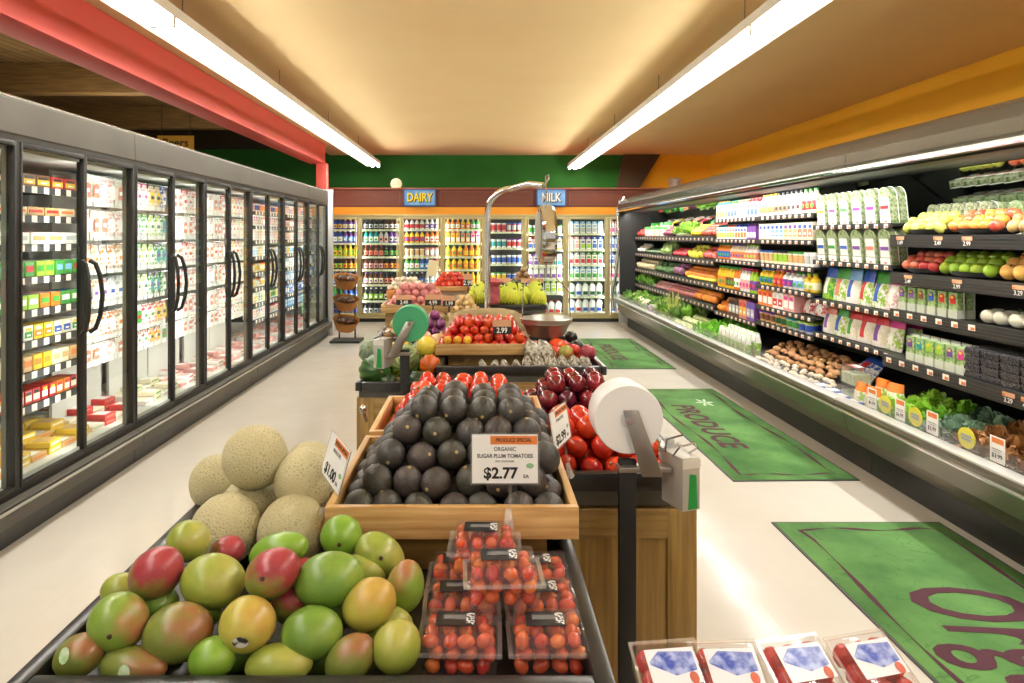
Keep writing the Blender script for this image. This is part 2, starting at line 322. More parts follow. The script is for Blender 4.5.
for ui, (u0, u1) in enumerate(units):
    y0, y1 = pairs[u0], pairs[u1]
    nm = ['nearest', 'second', 'third', 'farthest'][ui]
    c = ob('glass_door_cooler', None, None, (0, 0, 0), label='grey upright cooler with glass doors, %s of the row along the left wall' % nm, cat='cooler')
    mb = MB(); mb.prism([(-2.40, 2.10), (-2.395, 2.11), (-2.40, 2.285), (-2.415, 2.30), (-3.3, 2.30), (-3.3, 2.10)], y0+.003, y1-.003, CASEG)
    mb.box(-2.435, -2.42, y0+.003, y1-.003, 2.295, 2.31, STEEL)
    ob('canopy', mb.mesh('c', 0, .2), c)
    mb = MB(); mb.box(-3.3, -3.24, y0, y1, .12, 2.10, CASEIN); mb.box(-3.24, -2.5, y0, y1, .2, .27, CASEIN); mb.box(-3.24, -2.46, y0, y1, 2.03, 2.10, CASEIN)
    ob('cabinet_lining', mb.mesh(), c)
    mb = MB(); mb.prism([(-2.42, .235), (-2.36, .22), (-2.335, .19), (-2.335, .13), (-2.37, .115), (-3.3, .115), (-3.3, .235)], y0+.003, y1-.003, CASEG)
    ob('lower_panel', mb.mesh(), c)
    ob('bumper', MB().box(-2.345, -2.325, y0+.003, y1-.003, .205, .222, STEEL).mesh(), c)
    ob('kick_plate', bx(-3.3, -2.40, y0+.002, y1-.002, 0, .115, mat('1f1f1d', .35)), c)
    mb = MB(); mb.box(-2.46, -2.40, y0, y1, .225, .26, FRAME); mb.box(-2.46, -2.40, y0, y1, 2.075, 2.115, FRAME)
    for k in range(u0, u1+1):
        yy = pairs[k]; a = -.014 if k > u0 else 0; bb_ = .014 if k < u1 else 0
        mb.box(-2.45, -2.40, yy+a+(.001 if a == 0 else 0), yy+bb_, .26, 2.075, FRAME)
    ob('door_frame', mb.mesh(), c)
    mb = MB()
    for k in range(u0, u1+1): yy = pairs[k]; mb.box(-2.475, -2.45, yy-(.02 if k > u0 else 0), yy+(.02 if k < u1 else 0), .27, 2.05, mat('6f6c64', .5))
    ob('inner_post', mb.mesh(), c)
    for k in range(u0, u1):
        ya, yb = pairs[k]+.014, pairs[k+1]-.014; ym = (ya+yb)/2
        ob('light_bar', MB().box(-2.445, -2.432, ym-.009, ym+.009, .3, 2.03, FRAME).mesh(), c)
        for di, (a, b_) in enumerate(((ya+.004, ym-.002), (ym+.002, yb-.004))):
            mb = MB(); w = .013
            for q in ((a, a+w, .262, 2.073), (b_-w, b_, .262, 2.073), (a+w, b_-w, .262, .287), (a+w, b_-w, 2.045, 2.073)):
                mb.box(-2.425, -2.395, q[0], q[1], q[2], q[3], GASK)
            d = ob('door', mb.mesh('door', .002), c)
            ob('glass_pane', MB().box(-2.415, -2.411, a+w, b_-w, .287, 2.045, CLEAR).mesh(), d)
            hy = b_-.035 if di == 0 else a+.035
            ob('handle', handle_me, d, (-2.395, hy, 1.21), (0, 0, (-.5 if di == 0 else .5)))
ob('end_panel', bx(-3.35, -2.32, 10.8, 10.86, 0, 2.32, mat('b7b8b8', .3, .6), .01), c)
# --- product meshes
def rc(*a): return R.choice(a)
PC = {'white': 'f5f3ee', 'cream': 'eee2c4', 'pink': 'e3a7a4', 'red': 'c8282c', 'green': '3f9a3c', 'blue': '2a56b4', 'yellow': 'eec531', 'orange': 'e97f2c', 'purple': '76459c',
      'brown': '7a4a28', 'teal': '2b9a9c', 'black': '202022', 'lime': '9fc93c', 'magenta': 'd0328c', 'tan': 'd6ab72', 'silver': 'c4c6c8', 'sky': '7fb6e6', 'dark green': '1d5c30', 'salmon': 'd87f68', 'amber': '5c3016'}
def pm(n, r=.42): return mat(PC[n], r)
def speck(n, n2, sc=60, r=.35): return mat(PC[n], r, 0, 0, PC[n2], sc, 0, 60, 3, .12)
_P = {}
def cached(fn):
    def g(*a):
        k = (fn.__name__,)+a
        if k not in _P: _P[k] = fn(*a)
        return _P[k]
    return g
@cached
def P_box(w, d, h, body, label, acc):
    mb = MB(); mb.box(-w/2, w/2, -d/2, d/2, 0, h, pm(body)); e = .0012
    mb.box(-w*.42, w*.42, -d/2-e, -d/2+.001, h*.18, h*.62, pm(label)); mb.box(-w*.3, w*.3, -d/2-2*e, -d/2, h*.66, h*.86, pm(acc)); mb.box(-w*.2, w*.22, -d/2-2*e, -d/2, h*.3, h*.42, pm('white'))
    return mb.mesh('box', 0)
@cached
def P_flat(w, d, h, body, label, acc):      # stack-able flat pack with label on top and front
    mb = MB(); mb.box(-w/2, w/2, -d/2, d/2, 0, h, pm(body)); mb.box(-w*.35, w*.35, -d*.35, d*.35, h-.001, h+.001, pm(label)); mb.box(-w*.4, w*.4, -d/2-.001, -d/2+.001, h*.3, h*.75, pm(acc))
    return mb.mesh('flat', .003, .6, 1)
@cached
def P_hang(w, h, body, label, acc):        # peg pack, hanging from its header, origin at top
    mb = MB(); n = 5; d = .018; vs = []; fs = []
    for side in (-1, 1):
        for j in range(n+1):
            for i in range(n+1):
                u, v = i/n, j/n; th = (math.sin(PI*u)**.5)*(math.sin(PI*v)**.5)
                vs.append(((u-.5)*w, side*d*th, -h+.03+v*(h-.03)))
    for s_ in (0, 1):
        o = s_*(n+1)**2
        for j in range(n):
            for i in range(n): q = (o+j*(n+1)+i, o+j*(n+1)+i+1, o+(j+1)*(n+1)+i+1, o+(j+1)*(n+1)+i); fs.append(q)
    mb.add(vs, fs, speck(body, 'white', 45))
    mb.box(-w/2, w/2, -.002, .002, -.035, 0, pm(acc)); mb.box(-w/2, w/2, -.002, .002, -h, -h+.032, pm('white'))
    mb.add([(-w*.32, -d-.001, -h*.72), (w*.32, -d-.001, -h*.72), (w*.32, -d-.001, -h*.3), (0, -d-.001, -h*.22), (-w*.32, -d-.001, -h*.3)], [(0, 1, 2, 3, 4)], pm(label))
    mb.box(-w*.2, w*.2, -d-.002, -d-.001, -h*.55, -h*.42, pm(acc)); mb.box(-.022, .022, -.012, -.006, -h, -h+.03, pm('white'))
    return mb.mesh('hang')
@cached
def P_bottle(r, h, body, label, cap):
    mb = MB(); pr = [(r*.9, 0), (r, .01), (r, h*.12), (r*1.01, h*.13), (r*1.01, h*.52), (r, h*.53), (r, h*.62), (r*.8, h*.72), (r*.42, h*.84), (r*.4, h*.9), (r*.46, h*.9), (r*.46, h)]
    B, Lb, C = mat(PC[body], .2), pm(label), pm(cap)
    mb.lathe(pr, B, 12, mats=[B, B, B, Lb, B, B, B, B, B, C, C, C]); mb.box(-r*.5, r*.5, -r*1.04, -r*.9, h*.22, h*.38, pm(cap)); return mb.mesh('bottle')
@cached
def P_tub(r, h, body, label, lid):
    mb = MB(); pr = [(r*.82, 0), (r*.9, h*.2), (r*.96, h*.75), (r, h*.86), (r*1.04, h*.86), (r*1.04, h)]
    B, Lb, C = pm(body), pm(label), pm(lid); mb.lathe(pr, B, 16, mats=[B, Lb, B, C, C, C]); return mb.mesh('tub')
@cached
def P_carton(w, h, body, label, acc, cap):
    mb = MB(); B = pm(body); mb.box(-w/2, w/2, -w/2, w/2, 0, h*.8, B)
    mb.add([(-w/2, -w/2, h*.8), (w/2, -w/2, h*.8), (w/2, w/2, h*.8), (-w/2, w/2, h*.8), (-w/2, 0, h*.95), (w/2, 0, h*.95), (-w/2, 0, h), (w/2, 0, h)], [(0, 1, 5, 4), (2, 3, 4, 5), (0, 4, 3), (1, 2, 5), (4, 5, 7, 6)], pm(acc))
    mb.box(-w*.42, w*.42, -w/2-.0015, -w/2, h*.12, h*.45, pm(label)); mb.box(-w*.35, w*.35, -w/2-.002, -w/2, h*.52, h*.68, pm(acc))
    mb.lathe([(w*.17, 0), (w*.17, .02)], pm(cap), 10, (0, -w*.27, h*.86)); return mb.mesh('carton')
@cached
def P_jug(w, h, label, cap):
    mb = MB(); m = mat('f4f4f2', .35); pr = [(w*.5, 0), (w*.56, .01), (w*.56, h*.55), (w*.45, h*.72), (w*.22, h*.9), (w*.2, h*.93)]
    mb.lathe(pr, m, 8, (0, 0, 0), 4, -.06); mb.lathe([(w*.24, h*.93), (w*.24, h)], pm(cap), 10)
    mb.tube([(w*.4, 0, h*.5), (w*.5, 0, h*.66), (w*.42, 0, h*.82), (w*.2, 0, h*.88)], w*.08, m, 6); mb.box(-w*.36, w*.36, -w*.565, -w*.5, h*.12, h*.36, pm(label)); return mb.mesh('jug')
@cached
def P_bag(w, d, h, body, label, acc, tilt=0):
    mb = MB(); n = 6; vs = []; fs = []
    for side in (-1, 1):
        for j in range(n+1):
            for i in range(n+1):
                u, v = i/n, j/n; th = (math.sin(PI*u)**.5)*(1-v**3)*(.35+.65*math.sin(PI*min(1, v*.9+.1))**.6)
                wob = 1+.06*math.sin(9*u+5*v)
                vs.append(((u-.5)*w*(1-.12*v*(1-v)), side*d/2*th*wob, v*h))
    for s_ in (0, 1):
        o = s_*(n+1)**2
        for j in range(n):
            for i in range(n): fs.append((o+j*(n+1)+i, o+j*(n+1)+i+1, o+(j+1)*(n+1)+i+1, o+(j+1)*(n+1)+i))
    k0 = len(mb.f); mb.add(vs, fs, speck(body, 'lime' if body in ('green', 'dark green') else 'white', 38))
    a = mb.mi(pm(acc)); l = mb.mi(pm(label))
    for s_ in (0, 1):
        for j in range(n):
            for i in range(n):
                if j >= n-2: mb.m[k0+s_*n*n+j*n+i] = a
                elif s_ == 0 and 2 <= i <= 3 and 1 <= j <= 3: mb.m[k0+j*n+i] = l
    return mb.mesh('bag', 0, 1.2)
@cached
def P_salad(w, h, stripe, leaf):          # tall clear clamshell with rounded top and a paper label
    mb = MB(); n = 10; pts = [(-w/2, 0), (w/2, 0)]
    for i in range(n+1):
        a = PI*i/n; pts.append((w/2*math.cos(a), h-w/2+w/2*math.sin(a)))
    d = .05; mb.prism(pts, -d/2, d/2, mat('a8ac92', .15, 0, 0, leaf, 45, 0, 60, 4, .25))
    rim = [(x*1.06, z*1.01) for x, z in pts]; mb.prism(rim, d/2-.004, d/2, mat('e6e8e4', .15))
    mb.box(-w*.37, w*.37, -d/2-.002, -d/2, h*.2, h*.72, mat('e4e2dc', .5)); mb.box(-w*.34, w*.34, -d/2-.003, -d/2, h*.4, h*.5, pm(stripe)); mb.box(-w*.4, w*.4, -d/2-.006, -d/2-.002, .0, h*.18, pm('white')); mb.box(-.008, .02, -d/2-.0075, -d/2-.005, .008, h*.08, pm('salmon'))
    return mb.mesh('salad')
PROD = []
def put(name, me, x, y, z, rz, desc, where, cat, grp, rx=0, sc=1):
    # colours in the description single the look-alikes out of their row
    return ob(name, me, None, (x, y, z), (rx, 0, rz), sc, label=('%s %s' % (desc, where)), cat=cat, group=grp+', '+desc)
# ---- fill left coolers
def shelf(parent, x0, x1, ya, yb, z, front):      # shelf board with price rail; x0 front edge
    s = ob('shelf', MB().box(min(x0, x1), max(x0, x1), ya, yb, z-.018, z, mat('2c2b29', .5)).mesh(), parent)
    d = .006 if front > 0 else -.006
    ob('price_rail', MB().box(min(x0, x0+d), max(x0, x0+d), ya, yb, z-.04, z, RAILM).mesh(), s)
coolers = [o for o in COL.objects if o.name.startswith('glass_door_cooler')]
for k in range(1, 7):
    c = coolers[[0, 0, 1, 1, 2, 2, 3][k]]
    ya, yb = pairs[k]+.04, pairs[k+1]-.04; ym = (ya+yb)/2
    side_shelves = [(ya, ym, True), (ym, yb, False)]
    for hi, (a, b_, left) in enumerate(side_shelves):
        a *= 1.09; b_ = min(b_*1.09, 10.76)
        if k == 1 and hi == 0: a = 3.6
        if a > 10.6: continue
        door = 2*(k-1)+hi
        shelved = (door == 0) or door in (6, 7, 8, 9, 10, 11)
        wd = 'behind the %s left glass door' % (NTH[door] if door < 9 else ['tenth', 'eleventh', 'twelfth'][door-9])
        if shelved:
            for si, z in enumerate(ZL):
                shelf(c, -2.60, -3.22, a+.004, b_-.004, z, 1)
                where = 'on the %s shelf %s' % (ORD[si], wd); grp = 'groceries '+where
                if door == 0:
                    spec = [('box', .13, .07, [('black', 'tan', 'black'), ('brown', 'yellow', 'black'), ('red', 'yellow', 'black')]), ('flat', .15, .05, [('cream', 'white', 'orange'), ('tan', 'white', 'red')]),
                            ('flat', .16, .07, [('white', 'cream', 'silver'), ('white', 'pink', 'tan')]), ('flat', .09, .09, [('green', 'white', 'sky'), ('green', 'white', 'red'), ('lime', 'white', 'green')]),
                            ('flat', .10, .085, [('green', 'blue', 'white'), ('lime', 'blue', 'white'), ('orange', 'white', 'green')]), ('box', .09, .085, [('cream', 'blue', 'white'), ('white', 'green', 'yellow'), ('yellow', 'orange', 'white')]),
                            ('flat', .085, .09, [('cream', 'white', 'tan'), ('tan', 'white', 'orange'), ('yellow', 'white', 'orange')]), ('box', .07, .08, [('red', 'white', 'yellow'), ('orange', 'white', 'red'), ('red', 'cream', 'black')])][si]
                    typ, w, h, cs = spec
                else:
                    cs = {0: [('white', 'pink', 'red'), ('white', 'blue', 'pink'), ('cream', 'orange', 'red')], 1: [('white', 'pink', 'magenta'), ('white', 'tan', 'brown'), ('pink', 'white', 'red')], 2: [('white', 'silver', 'pink'), ('cream', 'pink', 'tan')], 3: [('white', 'sky', 'silver'), ('cream', 'yellow', 'tan')],
                          4: [('yellow', 'cream', 'orange'), ('white', 'yellow', 'cream')] if door < 8 else [('silver', 'white', 'sky'), ('white', 'silver', 'cream')], 5: [('white', 'yellow', 'tan'), ('cream', 'white', 'orange')] if door < 8 else [('sky', 'white', 'blue'), ('white', 'sky', 'teal')],
                          6: [('cream', 'yellow', 'white'), ('white', 'green', 'lime')] if door < 8 else [('blue', 'white', 'sky'), ('sky', 'blue', 'white')], 7: [('white', 'pink', 'salmon'), ('white', 'cream', 'red')] if door < 8 else [('blue', 'sky', 'white'), ('teal', 'sky', 'white')]}[si]
                    typ, w, h = R.choice(['box', 'tub']) , .085, .125
                y = a+.03+w/2; ci = 0
                while y+w/2 < b_-.015:
                    col = cs[(ci//2) % len(cs)]; ci += 1; x = -2.68
                    if typ == 'box': me = P_box(w-.01, .12, h, *col); nm = 'food_box'
                    elif typ == 'flat': me = P_flat(w-.008, .14, h, *col); nm = 'food_pack'
                    elif typ == 'bottle': me = P_bottle(w*.42, h, *col); nm = 'bottle'
                    else: me = P_tub(w*.45, h*.8, *col); nm = 'tub'
                    put(nm, me, x, y, z+.001, PI/2+R.uniform(-.06, .06), '%s and %s %s' % (col[0], col[1], nm.replace('_', ' ')), where, nm.replace('food_', ''), grp)
                    y += w+.003
        else:
            rows = [1.99, 1.755, 1.52, 1.285, 1.05, .845]
            ob('pegboard', bx(-2.86, -2.84, a+.01, b_-.01, .27, 2.02, mat('cfccc6', .6)), c)
            for si, z in enumerate(rows):
                ob('peg_bar', MB().box(-2.84, -2.62, a+.01, b_-.01, z, z+.006, STEEL).mesh(), c)
                where = 'in the %s hanging row %s' % (ORD[si], wd); grp = 'hanging packs '+where
                if door == 2 and si in (1, 2, 3): cs = [('green', 'white', 'green'), ('lime', 'white', 'dark green'), ('green', 'teal', 'purple')]
                elif door == 2 and si == 0: cs = [('pink', 'white', 'magenta'), ('tan', 'yellow', 'black'), ('blue', 'white', 'blue')]
                elif door == 2: cs = [('white', 'green', 'red'), ('red', 'white', 'green'), ('orange', 'yellow', 'black')]
                elif door == 1 and si in (2, 4): cs = [('tan', 'white', 'orange'), ('orange', 'white', 'white')]
                elif door == 1 and si == 3: cs = [('silver', 'white', 'blue'), ('orange', 'white', 'purple')]
                elif door == 1: cs = [('pink', 'white', 'white'), ('cream', 'salmon', 'white')]
                elif door == 5: cs = [('yellow', 'white', 'orange'), ('pink', 'white', 'red'), ('cream', 'white', 'tan')]
                else: cs = [('pink', 'white', 'white'), ('white', 'salmon', 'white'), ('pink', 'white', 'red'), ('salmon', 'white', 'white')]
                w = .105; y = a+.03+w/2; ci = R.randrange(3); hh = .205 if si < 5 else .16
                while y+w/2 < b_-.01:
                    col = cs[(ci//2) % len(cs)]; ci += 1
                    put('hanging_pack', P_hang(w-.006, hh, *col), -2.66+.0*ci, y, z, PI/2+R.uniform(-.12, .12), '%s packet with %s label' % (col[0], col[1]), where, 'packet', grp)
                    y += w
        # deck with stacks
        where = 'on the bottom deck '+wd; grp = 'packs '+where
        cs = [('tan', 'white', 'orange'), ('yellow', 'tan', 'white')] if door == 0 else ([('cream', 'white', 'silver'), ('red', 'white', 'salmon')] if door == 1 else ([('white', 'cream', 'pink'), ('cream', 'white', 'green')] if door == 2 else [('pink', 'white', 'salmon'), ('white', 'pink', 'red'), ('salmon', 'white', 'white')]))
        if door < 10:
            for ry, rx in ((0, -2.64), (1, -2.80), (2, -2.97)):
                y = a+.09; q = 0
                while y < b_-.06:
                    col = cs[q % len(cs)]; q += 1
                    for lv in range(1+(ry if q % 2 else min(ry+1, 2))):
                        put('food_pack', P_flat(.13, .14, .035, *col), rx, y, .271+lv*.038, PI/2+R.uniform(-.1, .1), '%s flat pack' % col[0], where, 'pack', grp)
                    y += .145
# ================================================================== DAIRY WALL COOLER
KH = mat('b3a878', .4, .35)
D0 = 12.5
dc = ob('dairy_cooler', None, label='long khaki framed dairy cooler with glass doors across the back wall', cat='cooler')
xk = [(317.5+41.5*k-HX)/F*D0 for k in range(9)]
xk[0] = -3.5
xks = [(317.5+41.5*k-HX)/F*D0 for k in range(9)]
mb = MB(); DK = mat('23221f', .6)
mb.box(-3.6, 3.7, 13.35, 13.4, 0, 1.97, DK); mb.box(-3.6, 3.7, 12.56, 13.35, .05, .12, DK); mb.box(-3.6, 3.7, 12.56, 13.35, 1.93, 1.97, mat('d5d2ca', .6))
ob('lining', mb.mesh(), dc)
ob('kick_plate', bx(-3.6, 3.7, 12.51, 12.56, 0, .07, BLACK), dc)
mb = MB(); mb.box(-3.6, 3.7, 12.47, 12.55, .07, .13, KH); mb.box(-3.6, 3.7, 12.47, 12.55, 1.925, 1.975, KH)
for x in xks+[xks[0]-.76]: mb.box(x-.035, x+.035, 12.47, 12.55, .13, 1.925, KH)
ob('door_frame', mb.mesh('frame', .004), dc)
for k in range(9):
    a, b_ = (xks[k]+.04, xks[k]+.76-.04) if k < 8 else (xks[0]-.72, xks[0]-.04)
    mb = MB(); w = .028
    for q in ((a, a+w, .135, 1.92), (b_-w, b_, .135, 1.92), (a+w, b_-w, .135, .17), (a+w, b_-w, 1.885, 1.92)): mb.box(q[0], q[1], 12.455, 12.475, q[2], q[3], KH)
    d = ob('door', mb.mesh('door', .003), dc)
    ob('glass_pane', MB().box(a+w, b_-w, 12.462, 12.466, .17, 1.885, CLEAR).mesh(), d)
    ob('handle', MB().box(a+.006, a+.022, 12.44, 12.455, .85, 1.15, DGREY).mesh(), d)
dz7 = [1.705, 1.45, 1.2, .96, .68, .38, .125]
drink = {0: [[('blue', 'yellow', 'purple'), ('purple', 'white', 'yellow')], [('blue', 'white', 'silver'), ('purple', 'sky', 'white')], [('lime', 'yellow', 'dark green'), ('yellow', 'lime', 'yellow')], [('black', 'lime', 'red'), ('amber', 'yellow', 'red')], [('blue', 'white', 'blue')], [('green', 'teal', 'green'), ('blue', 'sky', 'white')], [('black', 'blue', 'black')]],
         1: [[('black', 'silver', 'black'), ('amber', 'white', 'black')], [('teal', 'white', 'green'), ('silver', 'pink', 'black'), ('purple', 'silver', 'black')], [('amber', 'salmon', 'red'), ('black', 'green', 'brown')], [('amber', 'pink', 'black'), ('black', 'orange', 'black')], [('amber', 'cream', 'purple'), ('black', 'salmon', 'black')], [('black', 'lime', 'white'), ('black', 'cream', 'black')], [('black', 'silver', 'black'), ('green', 'white', 'green')]],
         2: [[('white', 'red', 'red'), ('white', 'purple', 'white')], [('yellow', 'red', 'blue'), ('orange', 'white', 'red')], [('cream', 'tan', 'brown'), ('pink', 'white', 'salmon')], [('green', 'white', 'orange'), ('blue', 'sky', 'white'), ('red', 'white', 'blue')], [('black', 'blue', 'silver'), ('silver', 'white', 'sky')], [('silver', 'white', 'sky')], [('silver', 'sky', 'blue')]],
         3: [[('orange', 'white', 'yellow'), ('yellow', 'orange', 'white'), ('green', 'silver', 'salmon')], [('yellow', 'white', 'orange'), ('orange', 'cream', 'teal'), ('pink', 'white', 'magenta')], [('yellow', 'orange', 'green'), ('orange', 'yellow', 'yellow')], [('yellow', 'orange', 'green'), ('yellow', 'orange', 'yellow')], [('yellow', 'orange', 'yellow')], [('yellow', 'white', 'orange')], [('orange', 'white', 'yellow')]],
         4: [[('pink', 'red', 'white'), ('red', 'silver', 'blue')], [('white', 'teal', 'silver'), ('white', 'red', 'purple')], [('white', 'blue', 'silver'), ('silver', 'blue', 'white')], [('white', 'yellow', 'green'), ('silver', 'blue', 'black')], [('white', 'silver', 'blue')], [('white', 'red', 'white')], [('white', 'blue', 'white')]],
         5: [[('white', 'green', 'silver'), ('cream', 'white', 'green')], [('white', 'blue', 'red'), ('yellow', 'white', 'blue')], [('white', 'purple', 'purple'), ('white', 'teal', 'silver')], [('white', 'purple', 'white')], [('white', 'silver', 'lime'), ('white', 'lime', 'lime')], [('white', 'lime', 'silver')], 'jug'],
         6: [[('white', 'silver', 'sky')], [('white', 'pink', 'pink'), ('white', 'lime', 'purple'), ('white', 'blue', 'blue')], [('white', 'red', 'silver'), ('white', 'red', 'green')], [('white', 'green', 'sky')], 'jug', 'jug', None],
         7: [[('white', 'magenta', 'pink'), ('white', 'sky', 'blue')], [('white', 'blue', 'sky')], [('white', 'blue', 'blue')], [('white', 'magenta', 'pink')], 'jug', 'jug', None]}
dnames = ['first', 'second', 'third', 'fourth', 'fifth', 'sixth', 'seventh', 'eighth']
for k in range(8):
    zs = dz7 if k < 6 else [1.63, 1.33, 1.05, .78, .46, .16, 0]
    if k == 4: zs = [1.66, 1.36, 1.06, .74, .5, .3, .125]
    if k == 5: zs = [1.62, 1.33, 1.02, .78, .52, .36, .125]
    a, b_ = xks[k]+.05, xks[k]+.71
    for si, z in enumerate(zs):
        if z == 0: continue
        if (k, si) in ((4, 4), (4, 5), (5, 5)): continue
        s = ob('shelf', MB().box(a-.03, b_+.03, 12.62, 13.33, z-.016, z, mat('c9c6b8', .5)).mesh(), dc)
        ob('price_rail', MB().box(a-.03, b_+.03, 12.612, 12.62, z-.035, z, mat('c6cf9a', .5, 0, 0, 'f2f0e0', 40, 0, 60, 2, .15)).mesh(), s)
        st = drink[k][si]
        if st is None: continue
        where = 'on the %s shelf, %s dairy door from left' % (ORD[si], dnames[k]); grp = 'drinks '+where
        gap = (zs[si-1] if si else 1.93)-z-.03
        if st == 'jug':
            cs = [('red', 'red'), ('dark green', 'green'), ('blue', 'blue')]
            n = 5 if z < .7 else 5
            for i in range(n):
                col = cs[(i+si) % 3] if i % 2 else cs[si % 3]
                put('milk_jug', P_jug(.115, .25, *col), a+.07+i*.127, 12.71, z+.001, 0, 'white milk jug with %s cap' % col[0], where, 'jug', grp)
            continue
        n = 7
        if k >= 5: n = 6
        if k == 3 and si in (2, 3): n = 6
        for i in range(n):
            col = st[(i*len(st))//n]; x = a+(i+.5)*(b_-a)/n; w = (b_-a)/n*.86; h = min(gap, .235) * (1 if si % 2 else .95)
            if k in (0, 1, 2, 3) and not (k == 3 and si == 1) and not (k == 2 and si == 2): me = P_bottle(w*.5, h, *col); nm = 'bottle'
            elif k == 4 or (k == 2 and si == 2) or (k == 5 and si == 0): me = P_tub(w*.5, min(h, .16), *col); nm = 'tub'
            else: me = P_carton(w*.9, h, col[0], col[1], col[2], 'white'); nm = 'carton'
            put(nm, me, x, 12.70, z+.001, 0, '%s %s with %s label' % (col[0], nm, col[1]), where, nm, grp)
# signs on the soffit
def letter_sign(txt, cx, w, h, col, label):
    s = ob('hanging_sign', None, None, (cx, 12.44, 2.28), label=label, cat='sign')
    mb = MB(); mb.box(-w/2, w/2, -.012, .012, -h/2, h/2, mat('3d7fc4', .5, 0, 0, '8fc0ea', 6)); ob('board', mb.mesh(), s)
    mb = MB(); 
    for q in ((-w/2, w/2, h/2-.02, h/2), (-w/2, w/2, -h/2, -h/2+.02), (-w/2, -w/2+.02, -h/2, h/2), (w/2-.02, w/2, -h/2, h/2)): mb.box(q[0], q[1], -.02, -.008, q[2], q[3], mat('24529c', .5))
    ob('border', mb.mesh(), s)
    ob('lettering_shadow', text_me(txt, .22, INK, .004, .04), s, (.012, -.014, -.012), (PI/2, 0, 0), (.74, 1, 1))
    ob('lettering', text_me(txt, .22, mat(col, .5), .004, .02), s, (0, -.02, 0), (PI/2, 0, 0), (.74, 1, 1))
letter_sign('DAIRY', -1.085, .59, .31, 'f0d528', 'blue sign with yellow DAIRY lettering on the brown soffit')
letter_sign('MILK', 1.32, .54, .31, 'f4f4f0', 'blue sign with white MILK lettering on the brown soffit')
ob('round_speaker', MB().lathe([(.1, 0), (.11, .02), (.09, .035)], mat('d8cfae', .5), 24).mesh(), None, (-1.58, 13.0, 2.572), (PI/2, 0, 0), label='round cream disc standing on top of the brown soffit', cat='disc')
s = ob('hanging_sign', bx(-.32, .32, -.01, .01, -.13, .13, mat('c9962e', .5)), None, (-5.35, 12.0, 3.22), label='yellow wooden Beers sign hanging under the plank ceiling at far left', cat='sign')
ob('lettering', text_me('Beers', .2, INK, .003, .01), s, (0, -.015, 0), (PI/2, 0, 0))
ob('hanging_rod', MB().tube([(-.25, 0, .13), (-.25, 0, .68)], .006, DGREY).tube([(.25, 0, .13), (.25, 0, .68)], .006, DGREY).mesh(), s)
s = ob('framed_poster', bx(-.12, .12, -.02, .02, 0, .3, mat('b98a5c', .5, 0, 0, 'e8ded0', 22)), None, (4.02, 13.98, 2.47), label='patterned tan notice with white centre on the gold wall above the right case', cat='notice')
ob('paper', bx(-.045, .045, -.03, -.02, .02, .28, WHITE), s)
# ================================================================== RIGHT OPEN PRODUCE CASE
DIN = mat('1c1c1b', .5)
bays = [(1.6, 4.5), (4.5, 7.9), (7.9, 11.9)]
cases = []
MIR = mat('b4bab0', .05, 1)
for bi, (y0, y1) in enumerate(bays):
    c = ob('open_display_case', None, label='open refrigerated produce case with curved grey canopy, %s section on the right wall' % ['nearest', 'middle', 'farthest'][bi], cat='display case'); cases.append(c)
    mb = MB(); pr = [(2.44, 2.02), (2.42, 2.05), (2.43, 2.12), (2.50, 2.20), (2.62, 2.25), (2.8, 2.27), (3.4, 2.27), (3.4, 2.10), (2.6, 2.06), (2.5, 2.0)]
    mb.prism(pr, y0+.003, y1-.003, RCAN); ob('canopy', mb.mesh('c', 0, .5), c)
    ob('canopy_trim', MB().box(2.425, 2.445, y0+.003, y1-.003, 2.0, 2.02, CHROME).mesh(), c)
    ob('canopy_liner', MB().box(2.5, 3.36, y0+.003, y1-.003, 1.99, 2.0, DIN).mesh(), c)
    ob('back_panel', bx(3.28, 3.4, y0, y1, .1, 2.10, mat('4a4a47', .5)), c)
    ob('mirror', MB().add([(3.27, y0+.02, 1.66), (3.27, y1-.02, 1.66), (2.86, y1-.02, 1.985), (2.86, y0+.02, 1.985)], [(0, 1, 2, 3)], MIR).mesh(), c)
    mb = MB(); mb.prism([(2.36, .50), (2.35, .475), (2.355, .455), (2.40, .44), (2.44, .30), (2.60, .24), (3.4, .24), (3.4, .42), (2.44, .42), (2.42, .50)], y0+.003, y1-.003, mat('6f695c', .3, .5, 0, '645e52', 3))
    ob('front_panel', mb.mesh('f', 0, .5), c)
    ob('lip_rail', MB().box(2.345, 2.43, y0+.003, y1-.003, .50, .512, mat('e4e4e0', .25, .4)).mesh('r', .003), c)
    ob('bumper_rail', MB().tube([(2.385, y0+.003, .435), (2.385, y1-.003, .435)], .014, mat('e0e0dc', .2, .6), 8).mesh(), c)
    mb = MB(); mb.prism([(2.44, .30), (2.50, .21), (2.53, .19), (3.4, .19), (3.4, .30)], y0+.003, y1-.003, mat('76705f', .35, .7, 0, '605a4c', 3)); ob('lower_panel', mb.mesh(), c)
    ob('kick_plate', bx(2.60, 3.4, y0+.002, y1-.002, 0, .19, BLACK), c)
    ob('deck', MB().add([(2.43, y0, .425), (3.28, y0, .56), (3.28, y1, .56), (2.43, y1, .425)], [(0, 1, 2, 3)], DIN).mesh(), c)
    # clear front lip guard
    ob('acrylic_guard', MB().box(2.43, 2.434, y0+.01, y1-.01, .51, .58, PLAST).mesh(), c)
mb = MB(); mb.tube([(2.36, 11.93, .3), (2.33, 11.93, .55), (2.40, 11.93, .9), (2.45, 11.93, 1.4), (2.43, 11.93, 2.05), (2.55, 11.93, 2.26)], .03, STEEL, 10)
